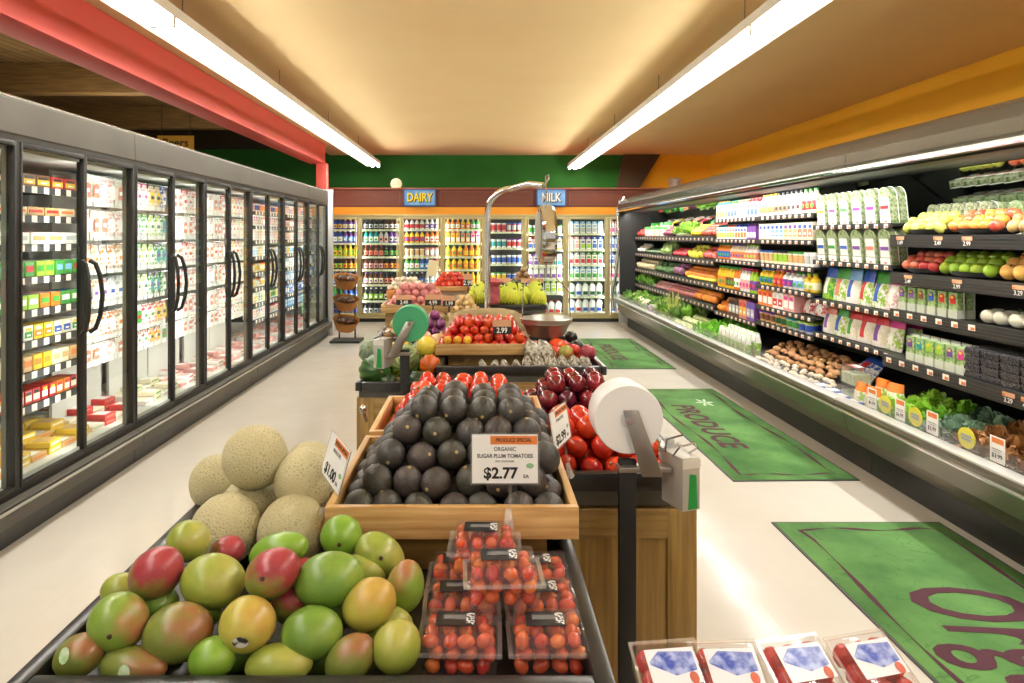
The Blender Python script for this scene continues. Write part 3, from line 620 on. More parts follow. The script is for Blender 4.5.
mb.box(2.45, 3.4, 11.915, 11.93, .05, 2.2, mat('c9cdca', .3)); mb.box(2.46, 3.28, 11.903, 11.915, .4, 2.0, DIN); ob('end_frame', mb.mesh(), cases[-1])
TAG = mat('f3ede0', .5); TAGO = mat('d9793f', .5); TAGT = mat('d6a27c', .5)
def rshelf(bi, ya, yb, z, wide=.07, tags='small', x=2.74, dens=.115):
    s = ob('shelf', MB().box(x, 3.27, ya+.003, yb-.003, z-.02, z, DIN).mesh(), cases[bi])
    mb = MB(); mb.box(x-.012, x, ya+.003, yb-.003, z-wide, z+.003, mat('2b2b2a', .4))
    if wide > .05:
        for q in range(1, 4): mb.box(x-.015, x-.012, ya+.003, yb-.003, z-wide*q/4-.002, z-wide*q/4, mat('454543', .4))
    r = ob('price_rail', mb.mesh(), cases[bi])
    tz = z-wide*.5
    if tags == 'small':
        me = P_tag()
        n = int((yb-ya)/dens)
        for i in range(n): ob('price_tag', me, r, (x-.016, ya+.05+i*dens, tz), (0, 0, -PI/2))
    return s
@cached
def P_tag():
    mb = MB(); mb.box(-.022, .022, -.002, 0, -.014, .014, TAG); mb.box(-.006, .02, -.003, -.002, -.012, .002, TAGO); return mb.mesh()
# ---- produce meshes
@cached
def V_round(r, c, c2, squash=.92, ribs=0, rough=.3):
    mb = MB(); m = mat(c, rough, 0, 0, c2, 9, 0, 60, 3, .35, 0, .12)
    def fn(x, y, z):
        k = 1-.16*max(0, abs(z)-.86)/.14*.8 if abs(z) > .86 else 1
        if ribs: k *= 1-.09*(1-abs(math.cos(math.atan2(y, x)*ribs/2)))*(1-abs(z)**3)
        return k
    mb.blob(r, r, r*squash, m, 24 if ribs else 16, 12, fn=fn)
    mb.tube([(0, 0, r*squash*.8), (.002, 0, r*squash*1.02)], .0035, mat('4f5a24', .6), 5); return mb.mesh('round', 0, 1.2)
@cached
def V_ovoid(r, l, c, c2, bump=0, rough=.35, bsc=60):
    mb = MB(); m = mat(c, rough, 0, 0, c2, 10, bump, bsc, 3, .4, 0, .12)
    mb.blob(r, r, l, m, 16, 12, fn=lambda x, y, z: 1-.07*z); mb.tube([(0, 0, l*.9), (0, 0, l*.97)], .003, mat('8a7a3a', .6), 5); return mb.mesh('ovoid', 0, 1.2)
@cached
def V_leaf(r, n, c, c2, h=1.0, seed=1, spread=1.0, base='dfe6c0'):
    rr = random.Random(seed); mb = MB(); ms = [mat(c, .5, 0, 0, c2, 30), mat(c2, .5, 0, 0, c, 30)]
    for i in range(n):
        a = rr.uniform(0, 2*PI); t = rr.uniform(.1, 1.35)*spread; ln = r*rr.uniform(.75, 1.1); w = ln*rr.uniform(.35, .6)
        d = Vector((math.cos(a)*math.sin(t), math.sin(a)*math.sin(t), math.cos(t)*h)); sd = Vector((-math.sin(a), math.cos(a), 0)); up = d.cross(sd)
        vs = []; nn = 4
        for j in range(nn+1):
            u = j/nn; p = d*ln*u - up*(-.22)*ln*u*u*(1 if rr.random() < .9 else -1)*.8
            ww = w*math.sin(PI*(.12+.8*u))**.8
            for k in (-1, -.35, .35, 1):
                vs.append(p+sd*ww*k*.5+up*(rr.uniform(-.06, .06)*ln)+Vector((0, 0, .12*r)))
        fs = [(j*4+k, j*4+k+1, (j+1)*4+k+1, (j+1)*4+k) for j in range(nn) for k in range(3)]
        mb.add(vs, fs, rr.choice(ms))
    mb.blob(r*.3, r*.3, r*.3, mat(base, .5), 8, 6, (0, 0, r*.25)); return mb.mesh('leaf', 0, 1.5)
@cached
def V_florets(r, c, c2, seed=1):
    rr = random.Random(seed); mb = MB(); m = mat(c, .7, 0, 0, c2, 40, .4, 120)
    for i in range(16):
        a = rr.uniform(0, 2*PI); t = rr.uniform(0, 1.3); p = (r*.62*math.cos(a)*math.sin(t), r*.62*math.sin(a)*math.sin(t), r*.45+r*.5*math.cos(t)); mb.blob(r*.38, r*.38, r*.34, m, 8, 6, p)
    mb.blob(r*.7, r*.7, r*.55, m, 10, 7, (0, 0, r*.5)); return mb.mesh('floret', 0, 1.5)
@cached
def V_long(r, l, c, c2):
    mb = MB(); m = mat(c, .4, 0, 0, c2, 12, 0, 60, 3, .4, 0, .1)
    mb.tube([(-l/2, 0, r), (-l*.45, 0, r), (-l*.2, 0, r), (l*.1, 0, r), (l*.42, 0, r), (l/2, 0, r)], [r*.2, r*.7, r, r, r*.65, r*.3], m, 10); return mb.mesh('long', 0, 1.2)
@cached
def V_mush(r, c, c2):
    mb = MB(); m = mat(c, .7, 0, 0, c2, 20, 0, 60, 3, .4, 0, .1); mb.lathe([(r*.3, 0), (r*.35, r*.5), (r*.95, r*.55), (r, r*.75), (r*.8, r*1.2), (r*.4, r*1.42), (0, r*1.48)], m, 12); return mb.mesh('mushroom', 0, 1.2)
# row placement along the right case
def rrow(kind, me_list, ya, yb, z, x, step, desc, where, cat, rows=1, dx=.09, lift=0, jit=.01, tilt=0, sc=1, rotz=None, roll=False, stack=0):
    n = max(1, int((yb-ya)/step)); grp = '%s %s' % (desc, where)
    for q in range(rows):
        for i in range(n):
            me = me_list[(i+q) % len(me_list)]
            y = ya+step*(i+.5)+(step/2 if q % 2 else 0)
            if y > yb-step*.3: continue
            rz = (-PI/2 if rotz is None else rotz)+R.uniform(-.1, .1) if not roll else R.uniform(0, 6)
            rot = (R.uniform(-.5, .5), R.uniform(-.5, .5), rz) if roll else (tilt, 0, rz)
            ob(kind, me, None, (x+q*dx+R.uniform(-jit, jit), y+R.uniform(-jit, jit), z+lift+q*stack), rot, sc*R.uniform(.94, 1.06) if roll else sc, label=desc+' '+where, cat=cat, group=grp)
# near bay shelves
for ya, yb in ((1.62, 4.5),):
    for z in (1.585, 1.34, 1.10, .80): rshelf(0, ya, yb, z, .075, 'none', 2.73 if z > .9 else 2.68)
rails = [o for o in cases[0].children if o.name.startswith('price_rail')]
@cached
def P_tagbig():
    mb = MB(); mb.box(-.04, .04, -.002, 0, .0, .022, TAGT); mb.box(-.038, -.02, -.003, -.002, .002, .012, TAGO); return mb.mesh()
priceme = [text_me(t, .034, WHITE, .0003, .01) for t in ('1.69', '2.49', '2.99', '3.29', '4.99')]
for rz_, xs, ys in ((0, 2.715, (4.38, 4.02, 3.78, 3.3)), (1, 2.715, (4.30, 3.86, 3.42)), (2, 2.715, (3.22,)), (3, 2.665, (3.42, 3.3, 3.18))):
    z = (1.585, 1.34, 1.10, .80)[rz_]
    for i, y in enumerate(ys):
        t = ob('price_tag', P_tagbig(), rails[rz_], (xs-.001, y, z-.03), (0, 0, -PI/2)); ob('price_figures', priceme[(i+rz_) % 5], t, (0, -.003, -.018), (PI/2, 0, 0))
for rz_, xs in ((2, 2.715), (3, 2.665)):
    for i in range(6): ob('price_tag', P_tag(), rails[rz_], (xs-.001, 4.42-.135*i, (1.10, .80)[rz_-2]-.025), (0, 0, -PI/2), 1.15)
TRAY = mat('1e1e1e', .4)
def fruit_tray(y0, y1, z, x=2.76, w=.2, lab='black oval display tray under the fruit', zh=.035):
    mb = MB(); cy = (y0+y1)/2; L_ = (y1-y0)/2
    mb.lathe([(.75, 0), (.95, .012), (1.0, zh), (.94, zh), (.85, .012)], TRAY, 24, (0, 0, 0)); me = mb.mesh()
    ob('display_tray', me, None, (x+w/2, cy, z+.002), (0, 0, 0), (w/2+.02, L_, 1), label=lab, cat='tray')
z = 1.585
def heap(kind, me_list, ya, yb, xa, z, step, rows, desc, cat, layers=2, r=.036, zoff=None, roll=True):
    """fruit heap stepping back and up from the front edge"""
    where = ''; grp = desc
    for q in range(rows):
        n = max(1, int(round((yb-ya)/step)))
        for i in range(n):
            y = ya+(i+.5)*(yb-ya)/n+(step*.5 if q % 2 else 0)*.6
            if y > yb: continue
            ob(kind, R.choice(me_list), None, (xa+q*step*.62, y+R.uniform(-.004, .004), z+r+q*step*.42 if q < layers else z+r+layers*step*.42), (R.uniform(-.6, .6), R.uniform(-.6, .6), R.uniform(0, 6)) if roll else (0, 0, R.uniform(0, 6)), 1, label=desc, cat=cat, group=grp)
for nm, a, b_, zz, lab in (('a', 4.05, 4.46, 1.585, 'black tray of pears on the upper shelf of the produce case'), ('b', 3.62, 4.0, 1.585, 'black tray of peaches on the upper shelf of the produce case'), ('c', 2.9, 3.58, 1.585, 'black tray of kiwis on the upper shelf of the produce case'),
                       ('d', 4.1, 4.46, 1.34, 'black tray of nectarines on the second shelf of the produce case'), ('e', 3.62, 4.08, 1.34, 'black tray of green apples on the second shelf of the produce case'), ('f', 2.9, 3.58, 1.34, 'black tray of yellow peaches on the second shelf of the produce case')):
    fruit_tray(a, b_, zz, lab=lab)
heap('pear', [V_ovoid(.034, .043, 'b9c055', 'd4cf6c'), V_ovoid(.034, .043, 'cdbf58', 'aab94c')], 4.08, 4.44, 2.79, 1.60, .072, 3, 'yellow green pear in the tray on the upper produce case shelf', 'pear')
heap('peach', [V_round(.037, 'e6a545', 'd9603a'), V_round(.037, 'd9814a', 'c23c34'), V_round(.037, 'e4b24c', 'd8843c')], 3.62, 4.02, 2.79, 1.60, .076, 3, 'orange and yellow peach on the upper produce case shelf', 'peach')
heap('kiwi_fruit', [V_ovoid(.030, .038, 'a58150', 'c09a62'), V_ovoid(.032, .038, 'b58a55', '9a7646')], 2.92, 3.58, 2.79, 1.60, .07, 3, 'brown fuzzy kiwi in the tray on the upper produce case shelf', 'kiwi')
heap('nectarine', [V_round(.037, 'd8584a', 'c8403c'), V_round(.037, 'e08060', 'd04a40')], 4.12, 4.46, 2.79, 1.355, .078, 3, 'pinkish red nectarine on the second shelf of the produce case', 'nectarine')
heap('green_apple', [V_round(.04, 'a4c43a', '8fb52f', .95)], 3.66, 4.10, 2.79, 1.355, .083, 3, 'bright green apple on the second shelf of the produce case', 'apple')
heap('yellow_peach', [V_round(.042, 'e3b45a', 'dd9048', 1.05), V_round(.042, 'e0a050', 'e8c070', 1.05)], 2.9, 3.62, 2.79, 1.355, .086, 3, 'golden yellow peach on the second shelf of the produce case', 'peach')
# herb clamshells and onions
@cached
def P_herb(cap):
    mb = MB(); mb.box(-.034, .034, -.02, .02, 0, .15, mat('6c9a4a', .3, 0, 0, 'b9cc9a', 60, 0, 60, 4, .3)); mb.box(-.037, .037, -.023, .023, 0, .05, mat('cfd6c6', .2)); mb.box(-.037, .037, .016, .022, .0, .16, mat('dfe5da', .2))
    pts = [(-.022, .085), (.022, .085)]+[(.022*math.cos(PI*i/6), .115+.022*math.sin(PI*i/6)) for i in range(7)]
    mb.prism(pts, -.0235, -.02, pm(cap)); mb.box(-.01, .01, -.025, -.0235, .115, .128, pm('yellow')); return mb.mesh()
for i, cap in enumerate(('purple', 'purple', 'brown', 'blue', 'red', 'red')):
    for q in range(2): put('herb_clamshell', P_herb(cap), 2.77+q*.06, 4.42-i*.095, 1.102, -PI/2, 'small clear herb clamshell with %s label' % cap, 'on the third shelf of the near produce case', 'clamshell', 'herb packs on the third shelf')
for i, cap in enumerate(('purple', 'teal', 'lime', 'lime', 'purple', 'magenta')):
    for q in range(2): put('herb_clamshell', P_herb(cap), 2.72+q*.06, 4.26-i*.09, .802, -PI/2, 'small clear herb clamshell with %s label' % cap, 'on the lowest shelf of the near produce case', 'clamshell', 'herb packs on the lowest shelf')
rrow('white_onion', [V_round(.045, 'f0ede0', 'e4e2cc', .9)], 2.9, 3.82, 1.102, 2.79, .095, 'round white onion', 'on the third shelf of the near produce case', 'onion', 2, .085, .04)
for i in range(6): ob('fennel_fronds', V_leaf(.1, 30, '8fb04a', 'a9c060', .8, 3), None, (3.02, 3.0+i*.14, 1.102), (0, 0, i), label='feathery light green fronds behind the white onions', cat='greens', group='fronds behind the white onions')
@cached
def P_berry(c, c2):
    mb = MB(); m = mat(c, .25, 0, 0, c2, 70, .3, 150); 
    for i in range(5):
        for j in range(4): mb.blob(.012, .012, .012, m, 7, 5, (-.048+i*.024, -.036+j*.024, .026))
    mb.box(-.058, .058, -.046, .046, .002, .02, m); ob_ = mb
    ob_.frustum((-.058, .058, -.046, .046), (-.064, .064, -.05, .05), 0, .04, PLAST); return ob_.mesh()
for i in range(4):
    for l in range(4):
        for q in range(2):
            put('berry_clamshell', P_berry('15121c', '2c2836'), 2.74+q*.11, 3.72-i*.135, .801+l*.043, -PI/2+R.uniform(-.05, .05), 'small clear clamshell of dark blueberries', 'stacked on the lowest shelf', 'clamshell', 'stacked blueberry packs')
for i in range(4):
    for l in range(3):
        for q in range(2):
            put('berry_clamshell', P_berry('c2283a', 'd8505c'), 2.74+q*.11, 3.18-i*.135, .801+l*.043, -PI/2+R.uniform(-.05, .05), 'small clear clamshell of red raspberries', 'stacked on the lowest shelf', 'clamshell', 'stacked raspberry packs')
# tall herb clamshells with red labels behind the pears
for i in range(5): put('salad_clamshell', P_salad(.095, .2, 'red', '4c5c34'), 2.98, 4.44-i*.115, 1.586, -PI/2, 'tall clear clamshell with red label', 'behind the pears on the upper shelf', 'clamshell', 'red label packs')
for i in range(18): put('salad_clamshell', P_salad(.12, .2, 'red', '6c8c4c'), 3.10, 4.44-i*.135, 1.586, -PI/2, 'leafy clear clamshell with red label', 'against the back of the upper shelf', 'clamshell', 'packs at the back of the upper shelf')
# middle bay : sub bays
SB = [(4.5, 5.56), (5.56, 6.70), (6.70, 7.9)]
for z in (1.665, 1.385, 1.07, .80): rshelf(1, SB[0][0], SB[0][1], z, .035)
for z in (1.77, 1.545, 1.32, 1.11, .91, .756): rshelf(1, SB[1][0], SB[1][1], z, .04)
for z in (1.77, 1.545, 1.32, 1.00, .72): rshelf(1, SB[2][0], SB[2][1], z, .04)
cols1 = ['orange', 'magenta', 'green', 'magenta', 'magenta', 'red']; cols2 = ['blue', 'green', 'blue', 'purple', 'salmon', 'purple']
for i in range(6):
    for q in range(2):
        y = 5.46-i*.172
        put('salad_clamshell', P_salad(.135, .245, cols1[i], '56743c'), 2.78+q*.06, y, 1.668, -PI/2, 'tall arched salad clamshell with %s stripe' % cols1[i], 'on the upper shelf', 'clamshell', 'salad packs on the upper shelf', .1)
        put('salad_clamshell', P_salad(.135, .245, cols2[i], '64803e'), 2.78+q*.06, y, 1.388, -PI/2, 'tall arched salad clamshell with %s stripe' % cols2[i], 'on the second shelf', 'clamshell', 'salad packs on the second shelf', .1)
b1 = [('green', 'white', 'blue'), ('lime', 'salmon', 'green'), ('white', 'blue', 'sky'), ('lime', 'red', 'blue'), ('lime', 'blue', 'green'), ('pink', 'white', 'magenta')]
b2 = [('cream', 'purple', 'salmon'), ('lime', 'blue', 'green'), ('cream', 'green', 'red'), ('cream', 'red', 'red'), ('cream', 'purple', 'red'), ('lime', 'white', 'magenta')]
for i in range(6):
    for q in range(2):
        put('salad_bag', P_bag(.17, .09, .26, *b1[i]), 2.81+q*.11, 5.46-i*.172, 1.073, -PI/2+R.uniform(-.1, .1), '%s salad bag with %s top' % (b1[i][0], b1[i][2]), 'leaning on the third shelf', 'bag', 'salad bags on the third shelf', -.15)
        put('salad_bag', P_bag(.17, .09, .23, *b2[i]), 2.81+q*.11, 5.46-i*.172, .803, -PI/2+R.uniform(-.1, .1), '%s salad bag with %s top' % (b2[i][0], b2[i][2]), 'leaning on the lowest shelf', 'bag', 'salad bags on the lowest shelf', -.15)
def shelfrow(ya, yb, z, w, specs, where, h, fn, nm, x=2.79, dep=2):
    if nm == 'bottle': dep = 1
    n = int((yb-ya-.02)/w)
    for i in range(n):
        col = specs[min(len(specs)-1, int(i*len(specs)/n))]; y = yb-.02-(i+.5)*w
        for q in range(dep): put(nm, fn(w*.92, h, col), x+q*w*1.0, y, z+.002, -PI/2, '%s %s with %s label' % (col[0], nm.replace('_', ' '), col[1]), where, nm.replace('drink_', ''), nm+' '+where)
fb = lambda w, h, c: P_bottle(w*.5, h, *c); fc = lambda w, h, c: P_carton(w, h, c[0], c[1], c[2], c[2]); ft = lambda w, h, c: P_tub(w*.5, h, *c); fx_ = lambda w, h, c: P_box(w, w, h, *c)
WL = 'of the middle case, left part'; WR = 'of the middle case, right part'
shelfrow(6.70, 7.9, 1.77, .09, [('cream', 'yellow', 'teal'), ('white', 'blue', 'green'), ('white', 'pink', 'salmon'), ('cream', 'blue', 'red')], 'on the top shelf '+WL, .19, fc, 'drink_carton')
shelfrow(5.56, 6.70, 1.77, .085, [('white', 'salmon', 'yellow'), ('white', 'salmon', 'black'), ('white', 'pink', 'black'), ('cream', 'red', 'green')], 'on the top shelf '+WR, .205, fb, 'bottle')
shelfrow(6.70, 7.9, 1.545, .08, [('white', 'yellow', 'teal'), ('white', 'lime', 'salmon'), ('white', 'orange', 'blue'), ('purple', 'white', 'purple')], 'on the second shelf '+WL, .16, fc, 'drink_carton')
shelfrow(5.56, 6.70, 1.545, .09, [('cream', 'white', 'blue'), ('white', 'sky', 'blue'), ('cream', 'tan', 'purple'), ('cream', 'salmon', 'blue')], 'on the second shelf '+WR, .15, fx_, 'drink_box')
shelfrow(6.70, 7.9, 1.32, .08, [('orange', 'blue', 'green'), ('cream', 'orange', 'purple'), ('white', 'salmon', 'lime')], 'on the third shelf '+WL, .17, fb, 'bottle')
shelfrow(5.56, 6.70, 1.32, .10, [('cream', 'tan', 'blue'), ('cream', 'lime', 'black'), ('white', 'tan', 'green'), ('white', 'silver', 'white')], 'on the third shelf '+WR, .12, ft, 'tub')
shelfrow(6.70, 7.9, 1.00, .085, [('yellow', 'orange', 'green'), ('yellow', 'brown', 'green'), ('orange', 'white', 'green'), ('white', 'pink', 'magenta'), ('lime', 'purple', 'red')], 'on the fourth shelf '+WL, .24, fb, 'bottle')
shelfrow(5.56, 6.70, 1.11, .1, [('yellow', 'green', 'blue'), ('orange', 'red', 'salmon'), ('white', 'purple', 'magenta'), ('white', 'sky', 'green'), ('yellow', 'cream', 'lime')], 'on the fourth shelf '+WR, .155, fb, 'bottle')
shelfrow(5.9, 6.70, .91, .11, [('orange', 'white', 'red'), ('white', 'red', 'silver'), ('pink', 'white', 'magenta')], 'on the fifth shelf '+WR, .15, fx_, 'drink_box')
for i in range(2):
    put('frozen_bag', P_bag(.2, .1, .19, 'red', 'white', 'blue'), 2.83, 5.83-i*.2, .912, -PI/2, 'puffy red and white bag with blue top', 'on the fifth shelf, middle case', 'bag', 'puffy bags on the fifth shelf', -.35)
shelfrow(5.56, 6.70, .756, .115, [('tan', 'brown', 'purple'), ('tan', 'dark green', 'tan'), ('silver', 'green', 'teal'), ('silver', 'blue', 'lime')], 'on the lowest shelf '+WR, .095, ft, 'tub')
shelfrow(6.70, 7.5, .72, .10, [('amber', 'silver', 'black'), ('salmon', 'yellow', 'red'), ('purple', 'silver', 'blue')], 'on the lowest shelf '+WL, .19, fx_, 'drink_box')
heap('orange', [V_round(.043, 'ee9430', 'e27f22', 1, 0, .45)], 7.5, 7.88, 2.79, .722, .09, 3, 'bright orange on the lowest shelf beside the black boxes', 'orange')
# far bay
for z in (1.575, 1.30, 1.03, .77): rshelf(2, 7.9, 11.9, z, .07, 'small', dens=.16)
FW = {0: 'on the top shelf of the far produce case', 1: 'on the second shelf of the far produce case', 2: 'on the third shelf of the far produce case', 3: 'on the lowest shelf of the far produce case'}
TOM = [V_round(.04, 'd8382a', 'e0503a', .85)]
def fheap(kind, ms, a, b_, zi, desc, cat, step=.085, rows=3, r=.04, roll=True):
    heap(kind, ms, a, b_, 2.79, (1.575, 1.30, 1.03, .77)[zi]+.004, step, rows, desc+' '+FW[zi], cat, 2, r, roll=roll)
fheap('red_apple', [V_round(.042, 'c8332c', 'd8604a', .95)], 7.95, 8.45, 0, 'red apple', 'apple')
fheap('yellow_pepper', [V_round(.042, 'e8c23a', 'd8b030', 1.05, 4)], 8.5, 8.85, 0, 'yellow pepper', 'pepper')
fheap('lettuce_head', [V_leaf(.12, 30, '7fb83a', 'a4cf5c', 1, 5)], 8.9, 9.6, 0, 'bright green lettuce', 'lettuce', .15, 2, .0, False)
fheap('red_onion', [V_round(.04, '6a2a44', '8a4058')], 9.65, 10.2, 0, 'dark red onion', 'onion')
fheap('carrot_bag', [P_bag(.14, .07, .15, 'orange', 'white', 'green')], 10.25, 11.3, 0, 'orange carrot bag', 'bag', .15, 2, .0, False)
fheap('red_pepper', [V_round(.04, 'b8302a', 'c85040', 1, 4)], 11.3, 11.85, 0, 'red pepper', 'pepper')
fheap('red_apple', [V_round(.042, 'd0383a', 'e07a6a', .95)], 7.95, 8.4, 1, 'shiny red apple', 'apple')
fheap('yellow_squash', [V_ovoid(.035, .06, 'dcd04a', 'c8c844')], 8.45, 9.0, 1, 'pale yellow squash', 'squash')
fheap('radish_bunch', [V_round(.03, 'c82840', 'd84858')], 9.1, 9.7, 1, 'red radish', 'radish', .062, 3, .03)
fheap('leek_bunch', [V_leaf(.12, 24, '8fc04a', 'dfe8c0', 1, 6)], 9.8, 10.3, 1, 'pale green leafy bunch', 'greens', .15, 2, 0, False)
rrow('zucchini', [V_long(.025, .18, '3d5a34', '5a7a4a')], 10.3, 11.3, 1.304, 2.83, .055, 'dark green zucchini', FW[1], 'zucchini', 2, .08, 0, .004, rotz=0, stack=.03)
fheap('white_turnip', [V_round(.038, 'e8e4d4', 'd8cfd0')], 11.35, 11.85, 1, 'white turnip', 'turnip')
fheap('orange', [V_round(.044, 'ee8f2c', 'e67f24', 1, 0, .45)], 8.0, 9.1, 2, 'orange', 'orange', .09, 3, .043)
rrow('banana', [V_long(.02, .17, 'e4cc3a', 'd2c440')], 7.95, 8.9, 1.035, 2.80, .05, 'yellow banana', FW[2], 'banana', 1, .08, .0, .004, rotz=.3)
fheap('red_cabbage', [V_round(.065, '7a3a66', '9a6a90', .95)], 9.2, 9.6, 2, 'purple cabbage', 'cabbage', .13, 2, .065)
fheap('broccoli_crown', [V_florets(.075, '4a7040', '6a8a58', 2)], 9.65, 10.6, 2, 'blue green broccoli crown', 'broccoli', .15, 2, 0, False)
fheap('cauliflower', [V_florets(.08, 'e8dcb8', 'd8c8a0', 3)], 10.7, 11.85, 2, 'cream cauliflower', 'cauliflower', .16, 2, 0, False)
fheap('orange', [V_round(.05, 'ee9430', 'e6842c', 1, 0, .45)], 7.95, 8.7, 3, 'large orange', 'orange', .1, 2, .05)
fheap('red_potato', [V_ovoid(.032, .04, 'c07a78', 'a85a60')], 8.75, 9.9, 3, 'pink red potato', 'potato', .07, 3, .032)
fheap('shallot', [V_ovoid(.026, .03, 'd8a8a0', 'b87a84')], 9.95, 10.7, 3, 'pale pink shallot', 'shallot', .07, 3, .026)
fheap('lettuce_head', [V_leaf(.12, 34, '5c9a34', '8fc054', 1, 7)], 10.75, 11.85, 3, 'curly green lettuce', 'lettuce', .17, 2, .0, False)
# hanging garlic nets / ristras at top of the far case (peppers on a raised rack)
for i in range(7):
    ob('pepper_bag', P_bag(.16, .08, .2, ['salmon', 'orange', 'red', 'salmon', 'brown', 'yellow', 'black'][i], 'white', ['red', 'green', 'red', 'salmon', 'brown', 'yellow', 'black'][i]), None, (3.1, 8.6+i*.48, 1.578), (-.1, 0, -PI/2), label=['salmon pink', 'orange', 'bright red', 'rose', 'brown', 'yellow', 'black'][i]+' produce bag at the back of the top shelf, far case', cat='bag')
# deck contents ---------------------------------------------------------
def deckz(x): return .425+(x-2.43)*.159
def dput(kind, me, x, y, label, cat, rz=0, sc=1, grp=None, lift=0, rot=None):
    return ob(kind, me, None, (x, y, deckz(x)+.004+lift), rot or (0, 0, rz), sc, label=label, cat=cat, group=grp)
for i in range(16):
    y = 11.7-i*.19
    for q, x in enumerate((2.56, 2.74, 2.93)):
        dark = i < 4 or (q == 2)
        me = V_leaf(.15, 46, *(('4f7a34', '7fa650') if (i+q) % 3 == 0 else ('6fae34', 'a5cf5a') if (i+q) % 3 == 1 else ('8fb85a', 'cfe0a0')), 1.15, 10+(i+q) % 3)
        lab = ['dark green leafy bunch', 'bright green leafy lettuce', 'pale green leafy endive'][(i+q) % 3]
        dput('lettuce_head', me, x, y, lab+' on the bottom deck of the far produce case', 'lettuce', R.uniform(0, 6), R.uniform(.85, 1.15), lab+' on the far deck')
for i in range(4): dput('cauliflower', V_florets(.09, 'eee6d0', 'e0d8b0', 4), 2.55, 10.7-i*.2, 'white cauliflower at the front of the far deck', 'cauliflower', i, 1, 'cauliflower at the front of the far deck', .06)
for i in range(3): dput('red_cabbage', V_round(.075, '9a78a4', 'cfc0cf', .95), 2.53, 9.9-i*.17, 'pale purple cabbage at the front of the far deck', 'cabbage', i, 1, 'cabbages at the front of the far deck', .08)
# lemongrass stalks
@cached
def V_stalks():
    mb = MB(); rr = random.Random(3)
    for i in range(26):
        a, b_ = rr.uniform(-.05, .05), rr.uniform(-.05, .05); mb.tube([(a*.6, b_*.6, 0), (a*1.2, b_*1.2, .2), (a*2, b_*2, rr.uniform(.32, .42))], [.007, .005, .002], mat('c8c878', .5, 0, 0, 'a8b850', 12), 5)
    return mb.mesh()
dput('lemongrass_bundle', V_stalks(), 2.55, 8.9, 'tall bundle of pale green lemongrass stalks on the bottom deck', 'lemongrass')
for i in range(10):
    for q in range(3):
        dput('napa_cabbage', V_florets(.07, 'dfe2b8', 'b4c878', 5), 2.53+q*.14, 9.35-i*.13 if i < 3 else 8.75-(i-3)*.13, 'pale yellow green cabbage on the deck near the lemongrass', 'cabbage', i, .9, 'pale cabbages near the lemongrass')
for i in range(5):
    for q in range(3): dput('lettuce_head', V_leaf(.13, 46, '5fae2c', '93cc48', 1, 21), 2.53+q*.16, 7.8-i*.17, 'bright green curly lettuce in the plastic divider on the bottom deck', 'lettuce', i*2+q, 1, 'curly lettuce by the sleeved celery')
@cached
def P_sleeve():
    mb = MB(); mb.frustum((-.028, .028, -.02, .02), (-.045, .045, -.03, .03), 0, .12, mat('7fae4a', .3, 0, 0, 'c8dca0', 40, 0, 60, 3, .2)); mb.frustum((-.045, .045, -.03, .03), (-.03, .03, -.015, .015), .12, .21, mat('eef0ea', .3)); return mb.mesh('s', .005)
for i in range(7):
    for q in range(2): dput('herb_sleeve', P_sleeve(), 2.50+q*.09, 6.98-i*.105, 'white topped clear sleeve of green herbs standing on the bottom deck', 'herb bag', -PI/2, 1.05, 'herb sleeves on the bottom deck')
# mushrooms
for i in range(17):
    for q in range(5): dput('brown_mushroom', V_mush(.03, 'b98a5c', '9a6e44'), 2.66+q*.065+R.uniform(-.025, .025), 6.25-i*.07+R.uniform(-.035, .035), 'brown mushroom in the mushroom bin on the bottom deck', 'mushroom', R.uniform(0, 6), R.uniform(.8, 1.3), 'brown mushrooms on the bottom deck', .0+.02*min(q, 2)+.02)
for i in range(20):
    for q in range(3): dput('white_mushroom', V_mush(.024, 'e8ddc8', 'd8c4a4'), 2.46+q*.06+R.uniform(-.02, .02), 6.1-i*.062+R.uniform(-.03, .03), 'small white mushroom at the front of the mushroom bin', 'mushroom', R.uniform(0, 6), R.uniform(.8, 1.2), 'white mushrooms on the bottom deck', .01+q*.01)
for i in range(4):
    dput('mushroom_pack', P_flat(.14, .11, .05, 'blue', 'white', 'sky'), 2.51, 4.98-i*.0-.16*i, 'blue tray of wrapped mushrooms at the front of the bottom deck', 'pack', -PI/2, 1, 'blue mushroom trays')
dput('salad_bag', P_bag(.26, .12, .22, 'blue', 'red', 'blue'), 2.86, 5.1, 'large shiny blue bag lying behind the mushrooms', 'bag', -PI/2, 1, None, 0, (-.7, 0, -PI/2))
@cached
def P_bigclam():
    mb = MB(); mb.frustum((-.085, .085, -.06, .06), (-.1, .1, -.07, .07), 0, .09, PLAST); mb.frustum((-.1, .1, -.07, .07), (-.085, .085, -.055, .055), .09, .12, PLAST); mb.box(-.08, .08, -.055, .055, .004, .075, mat('9aa888', .5, 0, 0, 'c8d0b4', 30)); mb.box(-.05, .05, -.03, .03, .1205, .122, mat('e8e4e0', .5)); mb.box(-.05, .05, -.03, -.015, .122, .123, pm('red')); return mb.mesh()
for i in range(2):
    for l in range(2): dput('sprout_clamshell', P_bigclam(), 2.56, 4.62-i*.0+i*-.0 if i == 0 else 4.62, 'clear clamshell of sprouts, %s beside the bagged radishes' % (['lower one', 'upper one'][l]), 'clamshell', -PI/2, 1, None, l*.125, None) if i == 0 else None
for i in range(4): dput('vegetable_bag', P_bag(.13, .09, .17, 'lime', 'cream', 'orange'), 2.53+.14*(i % 2), 4.50-.14*(i//2), 'pale green vegetable bag with bright orange top on the near deck', 'bag', -PI/2+.1*i, 1, 'orange topped vegetable bags')
